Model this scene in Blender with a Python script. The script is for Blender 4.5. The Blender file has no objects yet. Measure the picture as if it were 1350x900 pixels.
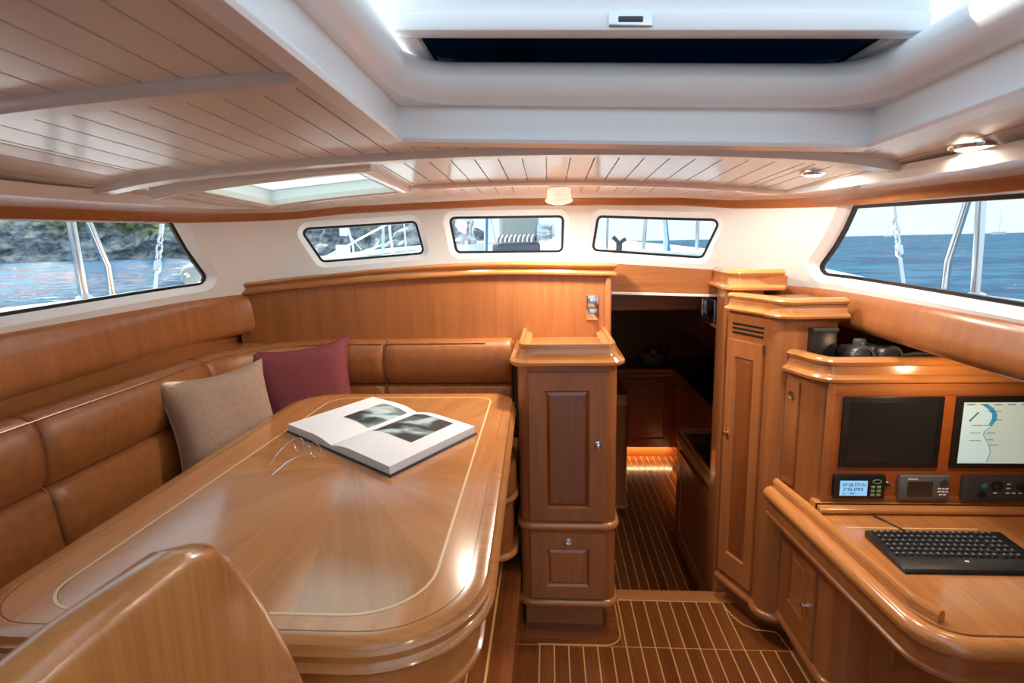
import bpy, bmesh, math, random
from mathutils import Vector, Matrix
from mathutils.geometry import delaunay_2d_cdt
random.seed(7)
SC = bpy.context.scene
COL = SC.collection

# ------------------------------------------------------------------ camera
EYE = Vector((0, 0, 1.62))
PITCH, YAW, ROLL = math.radians(9.9), math.radians(3.9), math.radians(1.25)
fw = Vector((-math.sin(YAW)*math.cos(PITCH), math.cos(YAW)*math.cos(PITCH), -math.sin(PITCH)))
r0 = Vector((math.cos(YAW), math.sin(YAW), 0)); u0 = r0.cross(fw)
RT = r0*math.cos(ROLL) - u0*math.sin(ROLL); UP = u0*math.cos(ROLL) + r0*math.sin(ROLL)
cam = bpy.data.objects.new('camera', bpy.data.cameras.new('camera'))
COL.objects.link(cam); SC.camera = cam
M = Matrix.Identity(4)
for i in range(3):
    M[i][0], M[i][1], M[i][2], M[i][3] = RT[i], UP[i], -fw[i], EYE[i]
cam.matrix_world = M
cam.data.sensor_width = 36; cam.data.lens = 740*36/1350
cam.data.clip_start = .02; cam.data.clip_end = 9000
cam.data.dof.use_dof = True; cam.data.dof.focus_distance = 2.2; cam.data.dof.aperture_fstop = 5.6

# ------------------------------------------------------------------ world, sun, exposure
SKY = 1.72
w = bpy.data.worlds.new('sky'); SC.world = w; w.use_nodes = True
nt = w.node_tree; nt.nodes.clear()
tc = nt.nodes.new('ShaderNodeTexCoord'); sx = nt.nodes.new('ShaderNodeSeparateXYZ')
rp = nt.nodes.new('ShaderNodeValToRGB'); bg = nt.nodes.new('ShaderNodeBackground'); ow = nt.nodes.new('ShaderNodeOutputWorld')
nt.links.new(tc.outputs['Generated'], sx.inputs[0]); nt.links.new(sx.outputs['Z'], rp.inputs[0])
nt.links.new(rp.outputs[0], bg.inputs[0]); nt.links.new(bg.outputs[0], ow.inputs[0])
e = rp.color_ramp.elements
e[0].position = 0.0; e[0].color = (.44, .53, .595, 1)
e[1].position = 1.0; e[1].color = (.40, .53, .66, 1)
m_ = e.new(.35); m_.color = (.43, .535, .62, 1)
bg.inputs[1].default_value = SKY
sun = bpy.data.objects.new('sun_offscreen', bpy.data.lights.new('sun_offscreen', 'SUN')); COL.objects.link(sun)
sun.data.energy = 6.5; sun.data.angle = math.radians(.8); sun.data.color = (1, .95, .87)
az, el = math.radians(46), math.radians(46)
d = Vector((math.sin(az)*math.cos(el), -math.cos(az)*math.cos(el), -math.sin(el)))
sun.rotation_euler = d.to_track_quat('-Z', 'Y').to_euler()
vs = SC.view_settings
vs.view_transform = 'Standard'; vs.look = 'None'; vs.gamma = 1; vs.exposure = 0.40; vs.use_curve_mapping = False
LAMP = 1.0

# ------------------------------------------------------------------ materials
MATS = {}
def pbsdf(name):
    m = bpy.data.materials.new(name); m.use_nodes = True
    MATS[name] = m
    return m, m.node_tree, m.node_tree.nodes['Principled BSDF']
def plain(name, col, rough=.5, metal=0, coat=0, bump=0, bscale=200, var=0, spec=.5, emit=None, estr=0, trans=0):
    m, nt, b = pbsdf(name)
    b.inputs['Base Color'].default_value = (*col, 1); b.inputs['Roughness'].default_value = rough
    b.inputs['Metallic'].default_value = metal; b.inputs['Coat Weight'].default_value = coat
    b.inputs['Specular IOR Level'].default_value = spec; b.inputs['Transmission Weight'].default_value = trans
    if emit: b.inputs['Emission Color'].default_value = (*emit, 1); b.inputs['Emission Strength'].default_value = estr
    if bump or var:
        t = nt.nodes.new('ShaderNodeTexCoord'); n = nt.nodes.new('ShaderNodeTexNoise')
        n.inputs['Scale'].default_value = bscale; n.inputs['Detail'].default_value = 4
        nt.links.new(t.outputs['Object'], n.inputs['Vector'])
        if bump:
            bp = nt.nodes.new('ShaderNodeBump'); bp.inputs['Strength'].default_value = bump; bp.inputs['Distance'].default_value = .002
            nt.links.new(n.outputs['Fac'], bp.inputs['Height']); nt.links.new(bp.outputs[0], b.inputs['Normal'])
        if var:
            n2 = nt.nodes.new('ShaderNodeTexNoise'); n2.inputs['Scale'].default_value = bscale*.08; n2.inputs['Detail'].default_value = 5
            nt.links.new(t.outputs['Object'], n2.inputs['Vector'])
            r = nt.nodes.new('ShaderNodeValToRGB')
            r.color_ramp.elements[0].position = .3; r.color_ramp.elements[1].position = .7
            r.color_ramp.elements[0].color = (*[c*(1-var) for c in col], 1); r.color_ramp.elements[1].color = (*[min(1, c*(1+var)) for c in col], 1)
            nt.links.new(n2.outputs['Fac'], r.inputs[0]); nt.links.new(r.outputs[0], b.inputs['Base Color'])
    return m
def wood(name, dark, light, axis='z', rough=.28, coat=.35, fine=70):
    m, nt, b = pbsdf(name)
    t = nt.nodes.new('ShaderNodeTexCoord'); oi = nt.nodes.new('ShaderNodeObjectInfo')
    add = nt.nodes.new('ShaderNodeVectorMath'); add.operation = 'ADD'
    mul = nt.nodes.new('ShaderNodeVectorMath'); mul.operation = 'SCALE'; mul.inputs[3].default_value = 7
    comb = nt.nodes.new('ShaderNodeCombineXYZ')
    for i in range(3): nt.links.new(oi.outputs['Random'], comb.inputs[i])
    nt.links.new(comb.outputs[0], mul.inputs[0]); nt.links.new(t.outputs['Object'], add.inputs[0]); nt.links.new(mul.outputs[0], add.inputs[1])
    def ns(sc, lo, det):
        mp = nt.nodes.new('ShaderNodeMapping'); s = [sc]*3; s['xyz'.index(axis)] = lo
        mp.inputs['Scale'].default_value = s; nt.links.new(add.outputs[0], mp.inputs[0])
        n = nt.nodes.new('ShaderNodeTexNoise'); n.inputs['Scale'].default_value = 1; n.inputs['Detail'].default_value = det
        n.inputs['Roughness'].default_value = .6; n.inputs['Distortion'].default_value = .3
        nt.links.new(mp.outputs[0], n.inputs[0]); return n
    n1 = ns(fine*4, 5, 3); n2 = ns(fine*.35, 1.2, 4)
    mx = nt.nodes.new('ShaderNodeMix'); mx.data_type = 'FLOAT'; mx.inputs[0].default_value = .55
    nt.links.new(n1.outputs['Fac'], mx.inputs[2]); nt.links.new(n2.outputs['Fac'], mx.inputs[3])
    r = nt.nodes.new('ShaderNodeValToRGB'); el = r.color_ramp.elements
    el[0].position = .30; el[0].color = (*dark, 1); el[1].position = .68; el[1].color = (*light, 1)
    nt.links.new(mx.outputs[0], r.inputs[0])
    hv = nt.nodes.new('ShaderNodeHueSaturation'); mr = nt.nodes.new('ShaderNodeMapRange')
    mr.inputs[3].default_value = .86; mr.inputs[4].default_value = 1.12
    nt.links.new(oi.outputs['Random'], mr.inputs[0]); nt.links.new(mr.outputs[0], hv.inputs['Value'])
    nt.links.new(r.outputs[0], hv.inputs['Color']); nt.links.new(hv.outputs[0], b.inputs['Base Color'])
    bp = nt.nodes.new('ShaderNodeBump'); bp.inputs['Strength'].default_value = .05; bp.inputs['Distance'].default_value = .001
    nt.links.new(n1.outputs['Fac'], bp.inputs['Height']); nt.links.new(bp.outputs[0], b.inputs['Normal'])
    b.inputs['Roughness'].default_value = rough; b.inputs['Coat Weight'].default_value = coat; b.inputs['Coat Roughness'].default_value = .12
    return m
MD, ML = (.27, .085, .024), (.42, .155, .048)       # cherry, joinery
LD, LL = (.40, .145, .040), (.60, .255, .080)       # honey coloured mouldings and table
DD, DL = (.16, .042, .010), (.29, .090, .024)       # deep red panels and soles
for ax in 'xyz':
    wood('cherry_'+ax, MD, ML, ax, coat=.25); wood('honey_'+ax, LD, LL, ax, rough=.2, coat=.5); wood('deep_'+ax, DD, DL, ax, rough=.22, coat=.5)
wood('veneer', (.42, .165, .050), (.60, .265, .090), 'x', rough=.16, coat=.6, fine=40)
wood('console_panel', (.34, .085, .015), (.46, .125, .025), 'x', rough=.35, coat=.2)
plain('holly', (.72, .42, .13), .3)
plain('inlay', (.85, .62, .33), .25)
plain('leather', (.30, .100, .026), .36, bump=.25, bscale=420, var=.14)
plain('seam', (.13, .045, .014), .5)
plain('ceiling_white', (.80, .755, .715), .17, spec=.5)
plain('groove', (.80, .755, .715), .4)
plain('wall_white', (.80, .775, .75), .45, bump=.03, bscale=80)
plain('gelcoat', (.90, .91, .92), .22)
plain('coaming_paint', (.91, .915, .92), .25)
plain('black_rubber', (.012, .013, .014), .4)
plain('black_plastic', (.012, .012, .013), .35)
plain('grey_plastic', (.11, .115, .125), .4)
plain('dark_grey', (.045, .047, .052), .4)
plain('chrome', (.80, .80, .80), .13, metal=1)
plain('steel', (.72, .74, .76), .2, metal=1)
plain('screen_off', (.018, .018, .020), .12)
plain('amber_screen', (.05, .036, .026), .15)
plain('chart_paper', (.45, .56, .50), .3, emit=(.55, .68, .60), estr=.35)
plain('chart_land', (.5, .66, .66), .3, emit=(.50, .72, .74), estr=.40)
plain('chart_blue', (.03, .25, .45), .3, emit=(.05, .30, .50), estr=.35)
plain('chart_ink', (.05, .12, .16), .5)
plain('lcd_blue', (.2, .5, .8), .3, emit=(.25, .58, .95), estr=.55)
plain('lcd_ink', (.01, .02, .05), .5)
plain('key_green', (.25, .40, .22), .4)
plain('white_print', (.75, .75, .75), .5)
plain('legend', (.28, .28, .28), .5)
plain('key_black', (.02, .02, .022), .45)
plain('paper', (.88, .89, .91), .55)
plain('page_edge', (.72, .73, .75), .6)
plain('cover_dark', (.02, .03, .05), .4)
plain('counter_black', (.012, .014, .018), .15)
plain('fridge_top', (.02, .03, .045), .25)
plain('linen', (.36, .222, .155), .9, bump=.8, bscale=900, var=.10)
def weave(name, c1, c2):
    m, nt, b = pbsdf(name); t = nt.nodes.new('ShaderNodeTexCoord'); fs = []
    for sc in ((60, 60, 520), (520, 60, 60), (60, 520, 60)):
        mp = nt.nodes.new('ShaderNodeMapping'); mp.inputs['Scale'].default_value = sc; nt.links.new(t.outputs['Object'], mp.inputs[0])
        n = nt.nodes.new('ShaderNodeTexNoise'); n.inputs['Scale'].default_value = 1; n.inputs['Detail'].default_value = 3; nt.links.new(mp.outputs[0], n.inputs[0]); fs.append(n.outputs['Fac'])
    a1 = nt.nodes.new('ShaderNodeMath'); a1.operation = 'ADD'; nt.links.new(fs[0], a1.inputs[0]); nt.links.new(fs[1], a1.inputs[1])
    a2 = nt.nodes.new('ShaderNodeMath'); a2.operation = 'MULTIPLY_ADD'; a2.inputs[1].default_value = .5; nt.links.new(fs[2], a2.inputs[0]); nt.links.new(a1.outputs[0], a2.inputs[2])
    mr = nt.nodes.new('ShaderNodeMapRange'); mr.inputs[1].default_value = .9; mr.inputs[2].default_value = 1.6; nt.links.new(a2.outputs[0], mr.inputs[0])
    r = nt.nodes.new('ShaderNodeValToRGB'); r.color_ramp.elements[0].color = (*c1, 1); r.color_ramp.elements[1].color = (*c2, 1); nt.links.new(mr.outputs[0], r.inputs[0]); nt.links.new(r.outputs[0], b.inputs['Base Color'])
    bp = nt.nodes.new('ShaderNodeBump'); bp.inputs['Strength'].default_value = .5; bp.inputs['Distance'].default_value = .001; nt.links.new(mr.outputs[0], bp.inputs['Height']); nt.links.new(bp.outputs[0], b.inputs['Normal'])
    b.inputs['Roughness'].default_value = .9
weave('linen_weave', (.33, .205, .145), (.46, .30, .215))
plain('burgundy', (.215, .040, .045), .85, bump=.5, bscale=600, var=.08)
plain('apple_red', (.45, .03, .02), .3, var=.4, bscale=300)
plain('apple_yellow', (.62, .33, .07), .3, var=.3, bscale=300)
plain('bowl_glass', (.62, .42, .40), .15, trans=.35)
plain('rope_pale', (.50, .62, .63), .7)
plain('rope_blue', (.03, .20, .38), .7)
plain('deck_white', (.78, .80, .80), .5)
plain('mast_grey', (.36, .40, .38), .35)
plain('rope_white', (.75, .75, .72), .7)
plain('canvas_blue', (.035, .055, .09), .6)
plain('sail_white', (.8, .82, .84), .8)
plain('lamp_glow', (.9, .88, .8), .4, emit=(1, .86, .66), estr=4)
plain('lamp_frost', (.80, .76, .70), .35, emit=(1, .82, .6), estr=.55)
plain('leaf', (.10, .17, .05), .8, var=.4, bscale=20)
def mixglass(name, tint, refl=.08):
    m = bpy.data.materials.new(name); m.use_nodes = True; MATS[name] = m
    nt = m.node_tree; nt.nodes.clear()
    o = nt.nodes.new('ShaderNodeOutputMaterial'); t = nt.nodes.new('ShaderNodeBsdfTransparent'); g = nt.nodes.new('ShaderNodeBsdfGlossy')
    t.inputs[0].default_value = (*tint, 1); g.inputs['Roughness'].default_value = .02
    mx = nt.nodes.new('ShaderNodeMixShader'); mx.inputs[0].default_value = refl
    nt.links.new(t.outputs[0], mx.inputs[1]); nt.links.new(g.outputs[0], mx.inputs[2]); nt.links.new(mx.outputs[0], o.inputs[0])
mixglass('pane_glass', (.93, .97, .98), .03)
mixglass('tinted_acrylic', (.014, .040, .065), .05)
mixglass('lens_glass', (.97, .95, .95), .08)
def frosted():
    m = bpy.data.materials.new('frosted_acrylic'); m.use_nodes = True; MATS['frosted_acrylic'] = m
    nt = m.node_tree; nt.nodes.clear()
    o = nt.nodes.new('ShaderNodeOutputMaterial'); t = nt.nodes.new('ShaderNodeBsdfTranslucent'); g = nt.nodes.new('ShaderNodeBsdfDiffuse')
    t.inputs[0].default_value = (.80, .92, .90, 1); g.inputs[0].default_value = (.85, .9, .88, 1)
    mx = nt.nodes.new('ShaderNodeMixShader'); mx.inputs[0].default_value = .25
    nt.links.new(t.outputs[0], mx.inputs[1]); nt.links.new(g.outputs[0], mx.inputs[2]); nt.links.new(mx.outputs[0], o.inputs[0])
frosted()
def sea_mat():
    m, nt, b = pbsdf('sea')
    t = nt.nodes.new('ShaderNodeTexCoord')
    def noise(s, det, dist=0):
        mp = nt.nodes.new('ShaderNodeMapping'); mp.inputs['Scale'].default_value = s; nt.links.new(t.outputs['Object'], mp.inputs[0])
        n = nt.nodes.new('ShaderNodeTexNoise'); n.inputs['Scale'].default_value = 1; n.inputs['Detail'].default_value = det; n.inputs['Distortion'].default_value = dist
        nt.links.new(mp.outputs[0], n.inputs[0]); return n
    a = noise((.5, .5, .5), 8, .4); c = noise((.06, .06, .06), 6, .5)
    r = nt.nodes.new('ShaderNodeValToRGB'); el = r.color_ramp.elements
    el[0].position = .42; el[0].color = (.002, .036, .095, 1); el[1].position = .60; el[1].color = (.014, .115, .195, 1)
    mx = nt.nodes.new('ShaderNodeMix'); mx.data_type = 'FLOAT'; mx.inputs[0].default_value = .4
    nt.links.new(a.outputs['Fac'], mx.inputs[2]); nt.links.new(c.outputs['Fac'], mx.inputs[3]); nt.links.new(mx.outputs[0], r.inputs[0])
    bp = nt.nodes.new('ShaderNodeBump'); bp.inputs['Strength'].default_value = 1; bp.inputs['Distance'].default_value = 1.5
    nt.links.new(a.outputs['Fac'], bp.inputs['Height'])
    nt.nodes.remove(b); df_ = nt.nodes.new('ShaderNodeBsdfDiffuse'); gl_ = nt.nodes.new('ShaderNodeBsdfGlossy'); gl_.inputs['Roughness'].default_value = .09
    mz = nt.nodes.new('ShaderNodeMixShader'); mz.inputs[0].default_value = .19
    nt.links.new(r.outputs[0], df_.inputs[0]); nt.links.new(bp.outputs[0], gl_.inputs['Normal'])
    nt.links.new(df_.outputs[0], mz.inputs[1]); nt.links.new(gl_.outputs[0], mz.inputs[2]); nt.links.new(mz.outputs[0], nt.nodes['Material Output'].inputs[0])
sea_mat()
def rock_mat():
    m, nt, b = pbsdf('rock')
    t = nt.nodes.new('ShaderNodeTexCoord')
    def noise(s, det):
        mp = nt.nodes.new('ShaderNodeMapping'); mp.inputs['Scale'].default_value = s; nt.links.new(t.outputs['Object'], mp.inputs[0])
        n = nt.nodes.new('ShaderNodeTexNoise'); n.inputs['Scale'].default_value = 1; n.inputs['Detail'].default_value = det; n.inputs['Roughness'].default_value = .65
        nt.links.new(mp.outputs[0], n.inputs[0]); return n
    a = noise((.30, .30, .42), 12); g = noise((.07, .07, .07), 6)
    r = nt.nodes.new('ShaderNodeValToRGB'); el = r.color_ramp.elements
    el[0].position = .36; el[0].color = (.07, .09, .11, 1); el[1].position = .62; el[1].color = (.66, .63, .56, 1)
    k = el.new(.5); k.color = (.30, .34, .36, 1)
    nt.links.new(a.outputs['Fac'], r.inputs[0])
    sp = nt.nodes.new('ShaderNodeSeparateXYZ'); nt.links.new(t.outputs['Object'], sp.inputs[0])
    ad = nt.nodes.new('ShaderNodeMath'); ad.operation = 'MULTIPLY_ADD'; ad.inputs[1].default_value = 22; nt.links.new(g.outputs['Fac'], ad.inputs[0]); nt.links.new(sp.outputs['Z'], ad.inputs[2])
    mr = nt.nodes.new('ShaderNodeMapRange'); mr.inputs[1].default_value = 18; mr.inputs[2].default_value = 23; nt.links.new(ad.outputs[0], mr.inputs[0])
    r2 = nt.nodes.new('ShaderNodeValToRGB'); el = r2.color_ramp.elements
    el[0].position = .42; el[0].color = (.07, .12, .03, 1); el[1].position = .6; el[1].color = (.50, .44, .27, 1)
    nt.links.new(a.outputs['Fac'], r2.inputs[0])
    mx = nt.nodes.new('ShaderNodeMix'); mx.data_type = 'RGBA'; nt.links.new(mr.outputs[0], mx.inputs[0]); nt.links.new(r.outputs[0], mx.inputs[6]); nt.links.new(r2.outputs[0], mx.inputs[7])
    nt.links.new(mx.outputs[2], b.inputs['Base Color']); b.inputs['Roughness'].default_value = .9
rock_mat()
def photo_mat(name, shift):
    m, nt, b = pbsdf(name)
    t = nt.nodes.new('ShaderNodeTexCoord'); mp = nt.nodes.new('ShaderNodeMapping'); mp.inputs['Location'].default_value = shift; mp.inputs['Scale'].default_value = (7, 12, 7)
    n = nt.nodes.new('ShaderNodeTexNoise'); n.inputs['Scale'].default_value = 1; n.inputs['Detail'].default_value = 7; n.inputs['Distortion'].default_value = .6
    r = nt.nodes.new('ShaderNodeValToRGB'); el = r.color_ramp.elements
    el[0].position = .44; el[0].color = (.035, .05, .055, 1); el[1].position = .60; el[1].color = (.55, .68, .72, 1)
    k = el.new(.52); k.color = (.20, .28, .30, 1)
    nt.links.new(t.outputs['Object'], mp.inputs[0]); nt.links.new(mp.outputs[0], n.inputs[0]); nt.links.new(n.outputs['Fac'], r.inputs[0]); nt.links.new(r.outputs[0], b.inputs['Base Color'])
    b.inputs['Roughness'].default_value = .4
photo_mat('photo_one', (3.1, .4, 0)); photo_mat('photo_two', (.2, 1.7, 0))

# ------------------------------------------------------------------ helpers
def V(*a): return Vector(a)
def place(o, parent):
    COL.objects.link(o)
    if parent:
        o.parent = parent
        # meshes are modelled in place, so only an Empty's own location is taken out
        if parent.type == 'EMPTY': o.matrix_parent_inverse = Matrix.Translation(-parent.location)
    return o
def meshobj(name, verts, faces, mat, parent=None, smooth=False, bev=0, seg=2, ang=None):
    me = bpy.data.meshes.new(name)
    bm = bmesh.new()
    vs_ = [bm.verts.new(v) for v in verts]
    for f in faces:
        try: bm.faces.new([vs_[i] for i in f])
        except ValueError: pass
    bmesh.ops.recalc_face_normals(bm, faces=bm.faces)
    if bev:
        ed = [e for e in bm.edges if len(e.link_faces) == 2 and e.calc_face_angle(0) > math.radians(ang or 30)]
        bmesh.ops.bevel(bm, geom=ed, offset=bev, segments=seg, profile=.5, affect='EDGES', clamp_overlap=True)
    if smooth:
        for f in bm.faces: f.smooth = True
        for e in bm.edges:
            if len(e.link_faces) == 2 and e.calc_face_angle(0) > math.radians(42): e.smooth = False
    bm.to_mesh(me); bm.free()
    me.materials.append(MATS[mat])
    return place(bpy.data.objects.new(name, me), parent)
def tag(o, label, cat, group=None, kind=None):
    o['label'] = label; o['category'] = cat
    if group: o['group'] = group
    if kind: o['kind'] = kind
    return o
def struct(o, label, cat='wall'): return tag(o, label, cat, kind='structure')
def thing(name, label, cat, loc, group=None, kind=None):
    o = bpy.data.objects.new(name, None); o.empty_display_size = .05; o.location = loc; COL.objects.link(o)
    return tag(o, label, cat, group, kind)
def box(name, x0, x1, y0, y1, z0, z1, mat, parent=None, bev=.003, seg=2):
    v = [(x, y, z) for z in (z0, z1) for y in (y0, y1) for x in (x0, x1)]
    f = [(0, 1, 3, 2), (4, 6, 7, 5), (0, 4, 5, 1), (2, 3, 7, 6), (0, 2, 6, 4), (1, 5, 7, 3)]
    return meshobj(name, v, f, mat, parent, smooth=bev > 0, bev=bev, seg=seg)
def obox(name, c, ax, ay, az_, mat, parent=None, bev=.003, seg=2):
    c, ax, ay, az_ = map(Vector, (c, ax, ay, az_))
    v = [c + ax*i + ay*j + az_*k for k in (-1, 1) for j in (-1, 1) for i in (-1, 1)]
    f = [(0, 1, 3, 2), (4, 6, 7, 5), (0, 4, 5, 1), (2, 3, 7, 6), (0, 2, 6, 4), (1, 5, 7, 3)]
    return meshobj(name, v, f, mat, parent, smooth=bev > 0, bev=bev, seg=seg)
def rpoly(pts, rad, n=6, closed=True):
    """round the corners of a polyline; rad is one radius or a list"""
    N = len(pts); out = []
    for i in range(N):
        r = rad[i] if isinstance(rad, (list, tuple)) else rad
        if (not closed and i in (0, N-1)) or r <= 0: out.append(tuple(pts[i])); continue
        p = Vector(pts[i][:2]); a = Vector(pts[i-1][:2]) - p; b = Vector(pts[(i+1) % N][:2]) - p
        la, lb = a.length, b.length; a.normalize(); b.normalize()
        th = a.angle(b); t = min(r/math.tan(th/2), la*.49, lb*.49); rr = t*math.tan(th/2)
        c = p + (a+b).normalized()*(rr/math.sin(th/2))
        s = p + a*t - c; e_ = p + b*t - c
        da = math.atan2(s.x*e_.y - s.y*e_.x, s.dot(e_))
        for k in range(n+1):
            q = da*k/n; out.append((c.x + s.x*math.cos(q) - s.y*math.sin(q), c.y + s.x*math.sin(q) + s.y*math.cos(q)))
    return out
def prism(name, poly, z0, z1, mat, parent=None, bev=0, seg=2, zf=None, smooth=True):
    n = len(poly)
    v = [(p[0], p[1], z0) for p in poly] + [(p[0], p[1], z1) for p in poly]
    f = [tuple(range(n))[::-1], tuple(range(n, 2*n))] + [(i, (i+1) % n, n+(i+1) % n, n+i) for i in range(n)]
    return meshobj(name, v, f, mat, parent, smooth=smooth, bev=bev, seg=seg, ang=50)
def extrude(name, poly3, vec, mat, parent=None, bev=0, seg=2):
    vec = Vector(vec); n = len(poly3); a = [Vector(p) for p in poly3]
    v = a + [p+vec for p in a]
    f = [tuple(range(n))[::-1], tuple(range(n, 2*n))] + [(i, (i+1) % n, n+(i+1) % n, n+i) for i in range(n)]
    return meshobj(name, v, f, mat, parent, smooth=True, bev=bev, seg=seg, ang=50)
def normals(path, closed):
    N = len(path); out = []
    for i in range(N):
        p = Vector(path[i][:2])
        a = Vector(path[i-1][:2]) if (i > 0 or closed) else None
        b = Vector(path[(i+1) % N][:2]) if (i < N-1 or closed) else None
        ds = []
        if a is not None: ds.append((p-a).normalized())
        if b is not None: ds.append((b-p).normalized())
        ns = [Vector((q.y, -q.x)) for q in ds]
        if len(ns) == 2:
            m = (ns[0]+ns[1]).normalized(); m = m/max(.35, m.dot(ns[0]))
        else: m = ns[0]
        out.append(m)
    return out
def sweep(name, prof, path, z, mat, parent=None, closed=False, scale=None, zfun=None, caps=True):
    """profile (u right of travel, v up) along a plan path"""
    nn = normals(path, closed); P = len(prof); N = len(path); v = []; f = []
    for i in range(N):
        s = scale(i) if scale else 1
        zz = zfun(path[i]) if zfun else z
        for (u, h) in prof:
            q = Vector(path[i][:2]) + nn[i]*(u*s if scale else u); v.append((q.x, q.y, zz+h))
    for i in range(N if closed else N-1):
        j = (i+1) % N
        for k in range(P):
            l = (k+1) % P
            f.append((i*P+k, i*P+l, j*P+l, j*P+k))
    if not closed and caps:
        f.append(tuple(range(P))); f.append(tuple(range((N-1)*P, N*P))[::-1])
    return meshobj(name, v, f, mat, parent, smooth=True)
def tube(name, pts, r, mat, parent=None, n=8, closed=False):
    pts = [Vector(p) for p in pts]; N = len(pts); v = []; f = []
    up = None
    for i in range(N):
        a = pts[i-1] if (i > 0 or closed) else pts[i]; b = pts[(i+1) % N] if (i < N-1 or closed) else pts[i]
        t = (b-a).normalized()
        if up is None: up = t.orthogonal().normalized()
        up = (up - t*up.dot(t)).normalized(); w_ = t.cross(up)
        rr = r[i] if isinstance(r, (list, tuple)) else r
        for k in range(n):
            q = 2*math.pi*k/n; v.append(pts[i] + up*math.cos(q)*rr + w_*math.sin(q)*rr)
    for i in range(N if closed else N-1):
        j = (i+1) % N
        for k in range(n): f.append((i*n+k, i*n+(k+1) % n, j*n+(k+1) % n, j*n+k))
    if not closed: f.append(tuple(range(n))[::-1]); f.append(tuple(range((N-1)*n, N*n)))
    return meshobj(name, v, f, mat, parent, smooth=True)
def lathe(name, prof, c, mat, parent=None, n=20, axis=(0, 0, 1)):
    ax = Vector(axis).normalized(); a = ax.orthogonal().normalized(); b = ax.cross(a); c = Vector(c); v = []; f = []
    P = len(prof)
    for k in range(n):
        q = 2*math.pi*k/n
        for (r, h) in prof: v.append(c + (a*math.cos(q)+b*math.sin(q))*max(r, 1e-5) + ax*h)
    for k in range(n):
        l = (k+1) % n
        for i in range(P-1): f.append((k*P+i, l*P+i, l*P+i+1, k*P+i+1))
    o = meshobj(name, v, f, mat, parent, smooth=True)
    bm = bmesh.new(); bm.from_mesh(o.data); bmesh.ops.remove_doubles(bm, verts=bm.verts, dist=2e-5); bm.to_mesh(o.data); bm.free()
    return o
def arc(c, r, a0, a1, n=8): return [(c[0]+r*math.cos(a0+(a1-a0)*k/n), c[1]+r*math.sin(a0+(a1-a0)*k/n)) for k in range(n+1)]
def inpoly(p, poly):
    x, y = p; c = False; n = len(poly)
    for i in range(n):
        (x1, y1), (x2, y2) = poly[i], poly[i-1]
        if (y1 > y) != (y2 > y) and x < (x2-x1)*(y-y1)/(y2-y1)+x1: c = not c
    return c
def dens(poly, st):
    out = []
    for i in range(len(poly)):
        a = Vector(poly[i]); b = Vector(poly[(i+1) % len(poly)]); n = max(1, int((b-a).length/st))
        out += [tuple(a.lerp(b, k/n)) for k in range(n)]
    return out
def sheet(name, fun, outer, holes, mat, st=.08, parent=None, smooth=True):
    """a curved sheet with holes: fun maps (u, v) to space"""
    pts = []; edges = []
    loops = [dens(outer, st)] + [dens(h, st) for h in holes]
    for L in loops:
        s = len(pts); pts += L; edges += [(s+i, s+(i+1) % len(L)) for i in range(len(L))]
    us = [p[0] for p in outer]; vs_ = [p[1] for p in outer]
    u = min(us)+st/2
    while u < max(us):
        v = min(vs_)+st/2
        while v < max(vs_):
            if inpoly((u, v), outer) and not any(inpoly((u, v), h) for h in holes): pts.append((u, v))
            v += st
        u += st
    r = delaunay_2d_cdt([Vector(p) for p in pts], edges, [], 0, 1e-5)
    vv, ff = r[0], r[2]; keep = []
    for f in ff:
        c = sum((vv[i] for i in f), Vector((0, 0)))/len(f)
        if inpoly(c, outer) and not any(inpoly(c, h) for h in holes): keep.append(tuple(f))
    return meshobj(name, [fun(q.x, q.y) for q in vv], keep, mat, parent, smooth=smooth)
def text(name, body, size, origin, xdir, ydir, mat, parent, depth=.0006):
    cu = bpy.data.curves.new(name, 'FONT'); cu.body = body; cu.size = size; cu.extrude = depth; cu.align_x = 'LEFT'
    t = bpy.data.objects.new(name, cu); COL.objects.link(t)
    dg = bpy.context.evaluated_depsgraph_get(); me = bpy.data.meshes.new_from_object(t.evaluated_get(dg))
    bpy.data.objects.remove(t); bpy.data.curves.remove(cu)
    X, Y = Vector(xdir).normalized(), Vector(ydir).normalized(); Z = X.cross(Y); o = Vector(origin)
    for v in me.vertices: v.co = o + X*v.co.x + Y*v.co.y + Z*v.co.z
    me.materials.clear(); me.materials.append(MATS[mat]); me.name = name
    return place(bpy.data.objects.new(name, me), parent)
OGEE = [(0, 0), (.012, 0), (.020, .005), (.021, .014), (.014, .022), (.003, .026), (0, .040), (-.002, .058), (.006, .064), (.008, .074), (.002, .084), (-.010, .088), (-.028, .088), (-.032, .080), (-.032, 0)]
def roll(w_, h, n=8):
    """half-round nosing: flat back at u=0, bulging to u=w"""
    return [(w_*math.cos(a), h/2+h/2*math.sin(a)) for a in [-math.pi/2+math.pi*k/n for k in range(n+1)]] + [(-.01, h), (-.01, 0)]
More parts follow.
